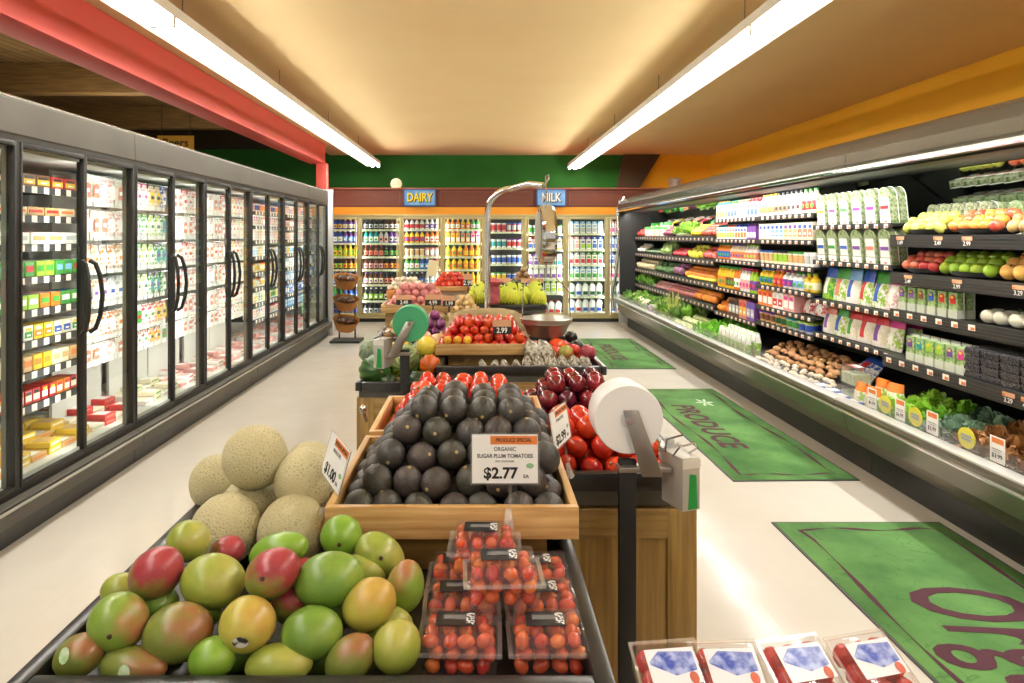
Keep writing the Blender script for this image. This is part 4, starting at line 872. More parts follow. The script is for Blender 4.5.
def greens(y0, n, c, c2, lab, seed, cat='greens', r=.12):
    for i in range(n):
        for q in range(3): dput('leafy_bunch', V_leaf(r, 60, c, c2, .9, seed+q), 2.55+q*.14, y0-i*.13, lab, cat, i*1.3+q, R.uniform(.85, 1.05), lab)
greens(4.22, 2, '7fbf2c', 'b4dc58', 'bright green leafy lettuce heaped in the white tray on the near deck', 31, 'lettuce')
greens(3.95, 1, '5c9a24', '8fc83c', 'glossy green chard beside the bright lettuce', 41, 'chard')
greens(3.80, 2, '5a7a60', '86a58a', 'blue green curly kale on the near deck', 51, 'kale')
greens(3.52, 8, '7a4a2c', 'a8783c', 'red leaf lettuce with brown curly edges on the near deck', 61, 'lettuce')
for i, y in enumerate((4.16, 3.93)):
    ob('white_tray', MB().lathe([(.1, 0), (.14, .02), (.15, .03), (.14, .03), (.1, .008)], WHITE, 20).mesh(), None, (2.62, y, deckz(2.62)-.01), (0, -.157, 0), label=['white oval tray under the bright green lettuce', 'white oval tray under the chard'][i], cat='tray')
@cached
def S_card():
    mb = MB(); mb.box(-.045, .045, -.002, .002, 0, .12, WHITE); mb.box(-.032, .04, -.003, -.002, .09, .115, ORANGE); mb.box(-.03, .03, -.003, -.002, .06, .063, GREYINK); mb.box(-.025, .025, -.003, -.002, .05, .052, GREYINK); return mb.mesh()
for i, (y, pr) in enumerate(((4.22, '$4.99'), (3.94, '$6.99'), (3.66, '$2.99'), (3.20, '$3.99'))):
    o = ob('price_card', S_card(), None, (2.440, y, .513), (0, 0, -PI/2), label='white price card on the near case lip in front of %s' % ['the bagged radishes', 'the bright green lettuce', 'the kale', 'the red leaf lettuce'][i], cat='price card')
    ob('price_figures', text_me(pr, .03, INK, .0004, .01), o, (0, -.003, .03), (PI/2, 0, 0))
for i, y in enumerate((4.08, 3.80, 3.40)):
    o = ob('round_tag', MB().lathe([(.052, -.002), (.052, .002)], mat('d8d03a', .5), 28, sy=1.15).mesh(), None, (2.438, y, .57), (0, -PI/2, 0), label='round yellow tag on the near case lip, %s' % ['beside the bagged radishes', 'between lettuce and kale', 'beside the red leaf lettuce'][i], cat='tag')
    ob('printed_lines', MB().box(.004, .018, -.036, .036, .002, .003, mat('9aa6a8', .6)).box(-.014, 0, -.034, .034, .002, .003, mat('9aa6a8', .6)).mesh(), o)
# mat at the right of aisle ------------------------------------------------
def mat_grass():
    m = bpy.data.materials.new('m_mat_green'); m.use_nodes = True
    nt = m.node_tree; N = nt.nodes; L = nt.links; b = N['Principled BSDF']; b.inputs['Roughness'].default_value = .95
    tc = N.new('ShaderNodeTexCoord'); n1 = N.new('ShaderNodeTexNoise'); n1.inputs['Scale'].default_value = 2.3; n1.inputs['Detail'].default_value = 6
    L.new(tc.outputs['Object'], n1.inputs['Vector']); r1 = N.new('ShaderNodeValToRGB'); r1.color_ramp.elements[0].color = lin('38642e'); r1.color_ramp.elements[1].color = lin('5d8a48'); r1.color_ramp.elements[0].position = .35; r1.color_ramp.elements[1].position = .65
    L.new(n1.outputs['Fac'], r1.inputs[0])
    n2 = N.new('ShaderNodeTexNoise'); n2.inputs['Scale'].default_value = 6; n2.inputs['Detail'].default_value = 1; n2.inputs['Distortion'].default_value = 1.2; L.new(tc.outputs['Object'], n2.inputs['Vector'])
    r2 = N.new('ShaderNodeValToRGB'); e = r2.color_ramp.elements; e[0].position = .488; e[1].position = .512; e[0].color = e[1].color = (0, 0, 0, 1); q = r2.color_ramp.elements.new(.5); q.color = (1, 1, 1, 1)
    L.new(n2.outputs['Fac'], r2.inputs[0]); mx = N.new('ShaderNodeMix'); mx.data_type = 'RGBA'; mx.inputs[7].default_value = lin('2c5a2c')
    ml = N.new('ShaderNodeMath'); ml.operation = 'MULTIPLY'; ml.inputs[1].default_value = .55; L.new(r2.outputs[0], ml.inputs[0]); L.new(ml.outputs[0], mx.inputs[0]); L.new(r1.outputs[0], mx.inputs[6])
    n3 = N.new('ShaderNodeTexNoise'); n3.inputs['Scale'].default_value = 160; L.new(tc.outputs['Object'], n3.inputs['Vector']); bp = N.new('ShaderNodeBump'); bp.inputs['Strength'].default_value = .5; L.new(n3.outputs['Fac'], bp.inputs['Height']); L.new(bp.outputs[0], b.inputs['Normal'])
    L.new(mx.outputs[2], b.inputs['Base Color']); return m
MATG = mat_grass(); PURP = mat('48202e', .9)
def floor_mat(cx, cy, w, l, rot, txt, tsize, toff, label, sx=1, flower=False, al='CENTER'):
    o = ob('floor_mat', bx(-w/2, w/2, -l/2, l/2, 0, .008, MATG, .002), None, (cx, cy, .001), (0, 0, rot), label=label, cat='mat')
    ob('edge_binding', MB().box(-w/2-.012, -w/2, -l/2-.012, l/2+.012, 0, .006, DGREY).box(w/2, w/2+.012, -l/2-.012, l/2+.012, 0, .006, DGREY).box(-w/2, w/2, l/2, l/2+.012, 0, .006, DGREY).box(-w/2, w/2, -l/2-.012, -l/2, 0, .006, DGREY).mesh(), o)
    mb = MB(); i_ = .09; pts = []
    def seg(p, q, n, wob):
        for k in range(n):
            t = k/n; x = p[0]+(q[0]-p[0])*t; y = p[1]+(q[1]-p[1])*t; d = wob*math.sin(t*PI*3+p[0]*3); pts.append((x+d*(0 if abs(q[0]-p[0]) > .1 else 1), y+d*(1 if abs(q[0]-p[0]) > .1 else 0)))
    a, b_ = w/2-i_, l/2-i_
    seg((-a, -b_), (-a, b_), 24, .02); seg((-a, b_), (a, b_), 14, .015); seg((a, b_), (a, -b_), 24, .02); seg((a, -b_), (-a, -b_), 14, .015); pts.append(pts[0])
    n = len(pts); vs = []
    for k in range(n):
        p = Vector(pts[k]); d = (Vector(pts[(k+1) % n])-Vector(pts[k-1])).normalized() if 0 < k < n-1 else Vector((0, 1)); nn = Vector((-d.y, d.x)); t = .008+.006*math.sin(k*1.1); vs += [(p.x+nn.x*t, p.y+nn.y*t, .0095), (p.x-nn.x*t, p.y-nn.y*t, .0095)]
    mb.add(vs, [(2*k, 2*k+1, 2*k+3, 2*k+2) for k in range(n-1)], PURP); ob('border_line', mb.mesh(), o)
    ob('lettering', text_me(txt, tsize, PURP, .0003, .03 if al == 'CENTER' else .012, .15, 1.05, al), o, (toff[0], toff[1], .0095), (0, 0, -PI/2), (sx, 1, 1))
    if flower:
        mb = MB()
        for k in range(6):
            a_ = k*1.05; mb.add([(0, 0, .01), (.05*math.cos(a_-.3), .09*math.sin(a_-.3), .01), (.09*math.cos(a_), .16*math.sin(a_), .01), (.05*math.cos(a_+.3), .09*math.sin(a_+.3), .01)], [(0, 1, 2, 3)], mat('b9c9b4', .9))
        ob('flower_motif', mb.mesh(), o, (.12, .72, 0))
floor_mat(2.07, 2.24, .9, 2.98, 0, 'Organics', .66, (.0, .83), 'green floor mat lettered Organics, nearest along the produce case', .55, False, 'LEFT')
floor_mat(2.02, 5.69, .80, 2.6, .02, 'PRODUCE', .27, (-.14, 0), 'green floor mat lettered PRODUCE in the middle of the right aisle', 1.0, True)
floor_mat(1.93, 9.25, .79, 2.36, 0, 'PRODUCE', .26, (-.14, 0), 'green floor mat lettered PRODUCE, farthest along the produce case')
# ================================================================== PRODUCE ISLANDS
def island_base(name, x0, x1, y0, y1, h, label, stile=.09):
    """oak base with framed panels"""
    o = ob(name, None, None, ((x0+x1)/2, y0, 0), label=label, cat='display table'); cx = (x0+x1)/2; a, b_ = x0-cx, x1-cx; d = y1-y0
    ob('carcass', MB().box(a+.012, b_-.012, .012, d-.012, .06, h, OAKD).mesh(), o)
    for q in (a, b_-stile): ob('stile', bx(q, q+stile, 0, .02, .06, h, OAKD, .002), o)
    n = max(2, int((b_-a)/.45))
    for k in range(1, n): xx = a+k*(b_-a)/n; ob('stile', bx(xx-stile/2, xx+stile/2, 0, .02, .15, h-.09, OAKD, .002), o)
    for q in (a, b_-.02):
        ob('side_stile', bx(q, q+.02, .02, stile, .06, h, OAKD), o); ob('side_stile', bx(q, q+.02, d-stile, d, .06, h, OAKD), o)
    mb = MB(); ob('rail', bx(a+stile, b_-stile, .0, .02, h-.09, h, OAKD_X, .002), o); ob('rail', bx(a+stile, b_-stile, .0, .02, .06, .15, OAKD_X, .002), o)
    ob('plinth', bx(a+.04, b_-.04, .04, d-.04, 0, .06, BLACK), o)
    return o
def bin_(x0, x1, y0, y1, zr, depth, label, th=.035, band=.09, parent=None, back=True):
    """black rimmed bin; zr = rim height"""
    o = ob('display_bin', None, None, ((x0+x1)/2, y0, zr-band), label=label, cat='bin'); cx = (x0+x1)/2; a, b_ = x0-cx, x1-cx; d = y1-y0; zr_ = band
    mb = MB()
    for q in ((a, a+th, 0, d), (b_-th, b_, 0, d), (a+th, b_-th, 0, th), (a+th, b_-th, d-th, d)): mb.box(q[0], q[1], q[2], q[3], band*.45, band, BLK_RIM)
    ob('rim', mb.mesh('rim', .005), o)
    mb = MB(); t2 = th*.5
    for q in ((a+t2, a+th, t2, d-t2), (b_-th, b_-t2, t2, d-t2), (a+th, b_-th, t2, th), (a+th, b_-th, d-th, d-t2)): mb.box(q[0], q[1], q[2], q[3], 0, band*.45, mat('4a4a44', .5))
    ob('skirt', mb.mesh(), o)
    ob('bin_floor', MB().box(a+th*.9, b_-th*.9, th*.9, d-th*.9, zr_-depth-.01, zr_-depth, BLACK).mesh(), o)
    return o
def crate(x0, x1, y0, y1, z0, h, label, t=.018, m=OAK, my=OAKY):
    o = ob('wooden_crate', None, None, ((x0+x1)/2, y0, z0), label=label, cat='crate'); cx = (x0+x1)/2; a, b_ = x0-cx, x1-cx; d = y1-y0
    ob('front_board', bx(a, b_, 0, t, 0, h, m, .002), o); ob('back_board', bx(a, b_, d-t, d, 0, h, m, .002), o)
    ob('side_board', bx(a, a+t, t, d-t, 0, h, my, .002), o); ob('side_board', bx(b_-t, b_, t, d-t, 0, h, my, .002), o)
    ob('bottom_board', bx(a+t, b_-t, t, d-t, 0, .012, my), o); return o
# --- island A
island_base('display_island', -.27, .67, 2.09, 3.25, .74, 'oak paneled produce island carrying the tomatoes and plums behind the avocados')
island_base('display_island', -.74, .19, 1.13, 2.085, .70, 'oak paneled front end of the nearest produce island under the mangoes')
bin_(.13, .67, 2.09, 3.20, .85, .06, 'black bin of tomatoes and plums right of the avocado crate', band=.105)
bin_(-.27, .12, 2.62, 3.20, .85, .06, 'black bin behind the rear tomato crate on the nearest island', band=.105)
fb_ = bin_(-.775, .225, 1.10, 2.02, .85, .055, 'wide black front bin holding mangoes, melons and tomato packs', th=.034, band=.12)
# riser and avocado crates
ob('crate_riser', bx(-.22, .16, 1.60, 2.0, .795, .89, OAKD_X, .003), None, label='plain wooden riser box under the avocado crate', cat='riser')
ob('crate_riser', bx(-.24, .10, 2.16, 2.60, .79, .895, OAKD_X, .003), None, label='plain wooden riser box under the rear red tomato crate', cat='riser')
crate(-.352, .228, 1.55, 2.11, .888, .074, 'oak crate heaped with dark avocados above the front bin')
crate(-.345, .222, 2.125, 2.60, .895, .075, 'oak crate of red plum tomatoes directly behind the avocados')
# avocados
AVM = mat('2b2f26', .5, 0, 0, '191a17', 25, .6, 170, 4, .5, 0, .15)
def avoc(var):
    mb = MB(); c = [('484440', '2c2a27'), ('46443a', '2a2923'), ('504642', '312b29')][var]; m = mat(c[0], .42, 0, 0, c[1], 25, .28, 260, 4, .5, 0, .12)
    mb.blob(.037, .037, .043, m, 22, 16, fn=lambda x, y, z: 1-.12*max(0, z)**1.5); body = mb.mesh('avocado', 0, 1.3)
    st = MB().lathe([(.0045, -.003), (.0045, .001), (.002, .002)], mat('b39a62', .6), 8, (0, 0, .0375)).mesh(); return body, st
AV = [avoc(i) for i in range(3)]; n_av = 0
STICK = MB().add([(0.011*math.cos(i*PI/5), .011*math.sin(i*PI/5)*1.2, 0) for i in range(10)], [tuple(range(10))], mat('dfe9d8', .4, 0, 0, '8ac06a', 60)).mesh()
for lay, (nx, ny) in enumerate(((7, 6), (6, 6), (6, 5), (5, 4), (4, 3))):
    z = .937+lay*.0455
    for j in range(ny):
        for i in range(nx):
            if lay < 2 and 0 < i < nx-1 and 1 < j < ny-1 and lay == 0 and j < ny-1: 
                pass
            x = -.062+(i-(nx-1)/2)*.0765+(.034 if lay >= 2 else 0)+R.uniform(-.007, .007); y = 1.612+lay*.047+j*.078+R.uniform(-.007, .007)
            bd, st = AV[R.randrange(3)]; face = R.random() < .45
            o = ob('avocado', bd, None, (x, y, z+R.uniform(-.004, .006)), (PI/2+R.uniform(-.5, .5) if face else R.uniform(-.8, 2.2), R.uniform(-.5, .5), R.uniform(-.6, .6)), R.uniform(.96, 1.03), label='dark green to black avocado heaped in the near wooden crate', cat='avocado', group='avocados in the near wooden crate')
            ob('stem_end', st, o)
# roma tomatoes rear crate
def roma(r, l, c, c2):
    mb = MB(); mb.blob(r, r, l, mat(c, .18, 0, 0, c2, 9, 0, 60, 2, .5, .3, .06), 18, 12, fn=lambda x, y, z: 1-.05*z); b_ = mb.mesh('tomato', 0, 1.3)
    st = MB().lathe([(.005, 0), (.003, .003), (0, .004)], mat('5a4a1c', .6), 6, (0, 0, l*.93)).mesh(); return b_, st
RO = [roma(.028, .038, 'bf2414', 'd2381e'), roma(.027, .037, 'b41e12', 'cc321e'), roma(.029, .036, 'cc381a', 'd8562a')]
TO = [roma(.040, .034, 'c02a16', 'd04422'), roma(.038, .033, 'b62214', 'c8361c')]
def pile(name, protos, cx, cy, nx, ny, lays, z0, sx, sy, sz, lab, cat, grp, shrink=.5, part='stem_end', front=0.0, upright=False):
    for lay in range(lays):
        ax, ay = nx-lay, ny-(lay if ny > lays else lay*(ny-1)/max(1, lays)); ay = int(max(1, ay))
        for j in range(ay):
            for i in range(max(1, ax)):
                b_, st = protos[R.randrange(len(protos))]
                x = cx+(i-(ax-1)/2)*sx+R.uniform(-.11, .11)*sx; y = cy+(j-(ay-1)/2)*sy+R.uniform(-.13, .13)*sy
                rot = (R.uniform(-.3, .3), R.uniform(-.3, .3), R.uniform(0, 6)) if upright else (R.uniform(.4, 2.3), R.uniform(-.6, .6), R.uniform(-1, 1))
                o = ob(name, b_, None, (x, y, z0+lay*sz), rot, R.uniform(.94, 1.04), label=lab, cat=cat, group=grp)
                if st: ob(part, st, o)
pile('plum_tomato', RO, -.06, 2.36, 8, 7, 4, .937, .062, .062, .040, 'shiny red plum tomato in the wooden crate behind the avocados', 'tomato', 'plum tomatoes behind the avocados')
# right bin: tomatoes front, nectarines / plums behind
pile('tomato', TO, .402, 2.345, 6, 5, 3, .836, .079, .076, .052, 'round red tomato in the black bin right of the avocados', 'tomato', 'round tomatoes in the right black bin')
PLM = [roma(.038, .036, '7c1c26', '4c1420'), roma(.037, .036, '96242c', '5c1824'), roma(.038, .037, '5c1830', '3a1024')]
pile('red_plum', PLM, .39, 2.78, 6, 6, 4, .836, .079, .077, .052, 'dark red plum in the black bin behind the round tomatoes', 'plum', 'dark plums behind the round tomatoes')
# cantaloupes
MEL = melon_mat()
melon = MB().blob(1, 1, 1, MEL, 40, 26, fn=lambda x, y, z: 1-.012*(1-abs(math.cos(math.atan2(y, x)*5)))*(1-z*z)).mesh('melon', 0, 1.3)
mst = MB().lathe([(.13, -.03), (.12, .0), (.05, .01)], mat('a08a58', .8), 12, (0, 0, .985)).mesh()
ms = [(255, 457, 1.72, .080, 'beige cantaloupe topmost of the melon pile', (1.2, .4, 0)), (219, 483, 1.90, .077, 'beige cantaloupe at the rear left edge of the melon pile', (.4, 2, 0)), (311, 471, 1.93, .080, 'beige cantaloupe with white sticker at the rear of the melon pile', (2.2, 0, 1)),
      (308, 480, 1.70, .080, 'cantaloupe with coarse green netting leaning by the wooden crate', (.9, -1.2, .2)), (250, 509, 1.75, .078, 'half hidden cantaloupe in the middle of the melon pile', (.3, .3, .2)), (226, 529, 1.61, .081, 'big oval cantaloupe at the front left of the melon pile', (1.5, 1.1, 0)), (292, 531, 1.60, .079, 'round beige cantaloupe at the front right of the melon pile', (.2, .3, .9))]
SQ = MB().quad([(-.012, -.018, 0), (.012, -.018, 0), (.012, .018, 0), (-.012, .018, 0)], mat('eef0f0', .4, 0, 0, '9aa4a8', 90)).mesh()
for i, (px, py, Y, r, lab, rot) in enumerate(ms):
    x, z = W(px, py, Y)
    s = (r, r, r*1.06)
    o = ob('cantaloupe', melon, None, (x, Y, z), rot, s, label=lab, cat='melon'); ob('stem_scar', mst, o)
# hidden fill melons that carry the upper ones
for x, y, z in ((-.46, 1.84, .874),): o = ob('cantaloupe', melon, None, (x, y, z), (0, 0, 0), .078, label='cantaloupe buried at the bottom of the melon pile', cat='melon'); ob('stem_scar', mst, o)
# mangoes (px, py, half width px, half height px, tilt deg, base, blush, amount, label)
MG = {'g': ('648530', '80993e', .3), 'gy': ('8f9c3e', 'aaa652', .4), 'r': ('6f8434', '96343c', .72), 'o': ('6f7a34', '8a5a38', .42), 'y': ('b0a848', 'b89848', .5), 'gr': ('748f34', 'a06a44', .38), 'bg': ('70982e', '84a63c', .3)}
mg = [(155, 574, 29, 24, 40, 'r', 'reddish mango at the left of the second row, green underneath', 1.30), (187, 541, 21, 20, 0, 'gy', 'yellow green mango at the rear left against the melons', 1.40), (117, 621, 29, 27, -20, 'gr', 'round green mango with orange cheek and dark stem dot at the left', 1.215),
      (78, 656, 27, 20, 25, 'o', 'red and green mango with yellow sticker in the front left corner', 1.185), (176, 633, 35, 28, 10, 'o', 'large olive mango with brown blush left of centre', 1.215), (211, 581, 32, 26, -5, 'gy', 'large yellow green mango in the middle row left of the red one', 1.30),
      (226, 552, 18, 15, 20, 'r', 'small reddish mango tucked before the melons', 1.44), (277, 552, 32, 18, 18, 'bg', 'long bright green mango behind the red one', 1.40), (271, 574, 29, 23, 30, 'r', 'rosy red mango at the middle of the heap', 1.27),
      (246, 624, 28, 26, 0, 'y', 'golden mango with dark oval sticker near the centre front', 1.205), (327, 580, 35, 26, 12, 'g', 'large smooth green mango right of the red one', 1.285), (340, 536, 21, 20, 0, 'bg', 'round green mango with stem dot below the crate corner', 1.46),
      (378, 554, 27, 20, -30, 'gy', 'yellow green mango with pointed tip below the wooden crate', 1.44), (405, 588, 26, 19, 80, 'gr', 'upright green mango beside the tomato packs', 1.33), (368, 605, 29, 24, 35, 'y', 'pale yellow mango right of centre', 1.26),
      (310, 633, 31, 25, 5, 'g', 'bright green mango at the centre front', 1.21), (211, 659, 25, 20, 20, 'bg', 'bright green mango in the front row below the olive one', 1.18), (277, 665, 34, 20, 5, 'gy', 'long yellow green mango in the front row centre', 1.18),
      (349, 660, 28, 21, 40, 'o', 'olive green mango standing in the front row right', 1.18), (396, 648, 26, 24, 60, 'gy', 'plump pale green mango in the front row beside the tomato packs', 1.19), (131, 666, 36, 18, 0, 'o', 'olive mango with white sticker low in the front row left', 1.18),
      (388, 628, 24, 20, 0, 'gy', 'half hidden yellow green mango behind the plump pale one', 1.27), (291, 602, 22, 20, 30, 'r', 'dark shaded mango in the gap at the centre of the heap', 1.30), (200, 612, 20, 18, 0, 'g', 'shaded green mango in the gap under the middle row', 1.30),
      (155, 604, 22, 18, 0, 'g', 'shaded green mango below the reddish one at the left', 1.30), (330, 612, 24, 20, 0, 'g', 'shaded mango under the large smooth green one', 1.30), (300, 577, 20, 18, 10, 'r', 'small orange red mango peeking beside the rosy one', 1.37),
      (120, 590, 20, 16, 0, 'gy', 'yellow mango peeking over the left rim', 1.36), (235, 655, 20, 18, 0, 'g', 'shaded mango between front row fruit left of centre', 1.25), (320, 662, 20, 18, 0, 'g', 'shaded mango between front row fruit right of centre', 1.25), (365, 570, 22, 18, 0, 'gy', 'yellow green mango half covered at the upper right of the heap', 1.42), (165, 658, 20, 18, 0, 'g', 'shaded mango behind the front row at the left', 1.27)]
mstem = MB().lathe([(.0045, -.002), (.0045, .002), (.002, .003)], mat('3a2c18', .8), 8).mesh()
mme = {}
for i, (px, py, a, b_, t, k, lab, Y) in enumerate(mg):
    x, z = W(px, py, Y); s = Y/F; la, sb = a*s, b_*s
    if k not in mme:
        q = MG[k]; mb = MB(); mb.blob(1, 1, 1, blush(q[0], q[1], q[2]), 32, 20, fn=lambda x, y, z: 1+.06*x*(1-z*z)-.05*max(0, -x)*abs(z)); mme[k] = mb.mesh('mango', 0, 1.4)
    o = ob('mango', mme[k], None, (x, Y, z), (R.uniform(-.3, .3), -math.radians(t), R.uniform(-.2, .2)), (la, sb*.98, sb), label=lab, cat='mango')
    if lab.find('stem') > 0 or i in (8, 2, 12): ob('stem_end', mstem, o, (.1, -.985, .1), (PI/2, 0, 0), (1/la, 1/sb, 1/sb))
    if 'sticker' in lab: ob('sticker', STICK if i != 9 else MB().add([(0.014*math.cos(q*PI/8), .01*math.sin(q*PI/8), 0) for q in range(16)], [tuple(range(16))], mat('202020', .4, 0, 0, 'c8c8c0', 60, 0, 60, 2, .1)).mesh(), o, (.12, -.965, -.33 if i == 9 else .33), (PI/2+(.34 if i == 9 else -.34), 0, 0), (1/la, 1/sb, 1/sb))
# tomato clamshells
CLB = MB().frustum((-.064, .064, -.045, .045), (-.071, .071, -.051, .051), 0, .045, PLAST, (1, 0)).mesh('base', .004)
mb = MB(); mb.frustum((-.069, .069, -.049, .049), (-.06, .06, -.04, .04), .050, .082, PLAST, (0, 1)); CLL = mb.mesh('lid', .004)
mb = MB(); 
for q in ((-.077, .077, -.056, -.049), (-.077, .077, .049, .056), (-.077, -.069, -.049, .049), (.069, .077, -.049, .049)): mb.box(q[0], q[1], q[2], q[3], .045, .050, glassy('ffffff', .16, .07, .12, 1.4))
CLR = mb.mesh()
mb = MB(); mb.box(-.043, .028, -.022, .024, .0828, .0836, mat('1d1d1f', .35)); mb.box(-.03, .015, -.002, .012, .0836, .0839, GREYINK); CLA = mb.mesh()
CLW = MB().box(.012, .027, -.018, .018, .0837, .0842, mat('e6e6e6', .5, 0, 0, '3a3a3a', 200, 0, 60, 1, .1)).mesh()
GT = [MB().blob(.0125, .0125, .0165, mat(c, .15, 0, 0, c2, 25, 0, 60, 2, .5, .4, .12), 12, 9).mesh('gt', 0, 1.3) for c, c2 in (('c23e1a', 'd65a26'), ('ae2c16', 'c8461e'), ('d66c28', 'c8481e'))]
clam = [(-.035, 1.245, .796, 'front left tomato pack on the bottom layer'), (.128, 1.245, .796, 'front right tomato pack on the bottom layer'), (-.035, 1.362, .796, 'tomato pack second on the left of the bottom layer'), (.128, 1.362, .796, 'tomato pack second on the right of the bottom layer'),
        (-.035, 1.479, .796, 'rearmost left tomato pack on the bottom layer'), (.128, 1.479, .796, 'rearmost right tomato pack on the bottom layer'), (.046, 1.315, .881, 'tomato pack on top of the pile toward the front'), (.012, 1.44, .881, 'tomato pack on top of the pile against the crate')]
for i, (x, y, z, lab) in enumerate(clam):
    o = ob('tomato_clamshell', None, None, (x, y, z), (0, 0, R.uniform(-.04, .04)), label='clear plastic '+lab, cat='clamshell')
    ob('base', CLB, o); ob('lid', CLL, o); ob('rim', CLR, o); ob('label_sticker', CLA, o); ob('barcode', CLW, o)
    for a in range(4):
        for b_ in range(3):
            for l in range(3):
                ob('grape_tomato', R.choice(GT), None, (x-.046+a*.031+R.uniform(-.004, .004)+(.008 if l % 2 else 0)-.003, y-.029+b_*.029+R.uniform(-.003, .003), z+.0155+l*.0225), (R.uniform(0, 3), R.uniform(0, 3), 0), 1, label='small orange red grape tomato inside the '+lab.replace('tomato pack', 'pack'), cat='tomato', group='grape tomatoes inside the '+lab)
# price signs
def price_sign(loc, rot, lines, label, price, w=.149, h=.108, unit='EA'):
    o = ob('price_sign', None, None, loc, rot, label=label, cat='price sign')
    ob('card', bx(-w/2, w/2, -.001, .001, 0, h, mat('f1f2f1', .45)), o)
    mb = MB(); e = .0035
    for q in ((-w/2-e, w/2+e, -e, .0015), (-w/2-e, w/2+e, h-.0015, h+e), (-w/2-e, -w/2+.0015, 0, h), (w/2-.0015, w/2+e, 0, h)): mb.box(q[0], q[1], -.0025, .0025, q[2], q[3], PLAST)
    ob('clear_frame', mb.mesh(), o)
    ob('card_backing', bx(-w/2, w/2, .0012, .002, 0, h, mat('26262a', .4)), o)
    ob('header_strip', bx(-w*.22, w*.49, -.0016, -.001, h*.80, h*.975, ORANGE), o)
    ob('header_lettering', text_me('PRODUCE SPECIAL', .0118, INK, .0002, .02), o, (w*.135, -.0018, h*.887), (PI/2, 0, 0), (.82, 1, 1))
    zz = h*.70
    for i, t in enumerate(lines): ob('lettering', text_me(t, .0125 if i < 2 else .006, GREYINK if i != 1 else mat('4a4a50', .6), .0002, .02), o, (0, -.0014, zz), (PI/2, 0, 0), (.88, 1, 1)); zz -= h*(.14 if i == 0 else .11)
    ob('price_figures', text_me(price, .034, INK, .0003, .03), o, (-.01, -.0014, h*.2), (PI/2, 0, 0)); ob('unit_lettering', text_me(unit, .011, INK, .0002, .02), o, (w*.32, -.0014, h*.14), (PI/2, 0, 0))
    if w > .12: ob('leaf_emblem', MB().blob(.009, .0006, .006, mat('8ab88a', .6), 14, 8, (w*.38, -.0012, h*.36)).mesh(), o)
    ob('clip_stem', MB().tube([(.012, 0, 0), (.012, .0, -.035), (.008, -.004, -.06)], .004, PLAST, 8).mesh(), o)
    ob('clip', MB().frustum((-.004, .020, -.012, .0), (.002, .014, -.004, .004), -.098, -.058, glassy('ffffff', .12, .25, .2, 1.4)).mesh('c', .002), o); return o
x, z = W(505, 484, 1.53)
price_sign((x, 1.535, z), (-.06, 0, 0), ['ORGANIC', 'SUGAR PLUM TOMATOES', 'PINT CONTAINER'], 'white price sign reading 2.77 clipped in front of the avocados', '$2.77')
price_sign((-.352, 1.60, 1.0), (-.25, .12, -1.05), ['MANGOES', ''], 'tilted white price sign for mangoes on the left side of the avocado crate', '$1.00', .13, .1)
price_sign((.235, 1.90, 1.0), (-.15, -.05, 1.1), ['TOMATOES', ''], 'tilted white price sign at the right side of the avocado crate', '$2.99', .13, .1)
ob('sign_clip', MB().tube([(-.352, 2.13, 1.0), (-.36, 2.12, 1.03)], .006, STEEL).blob(.012, .012, .014, STEEL, 10, 8, (-.362, 2.12, 1.04)).mesh(), None, label='round metal clip knob on the left rear crate corner', cat='clip')
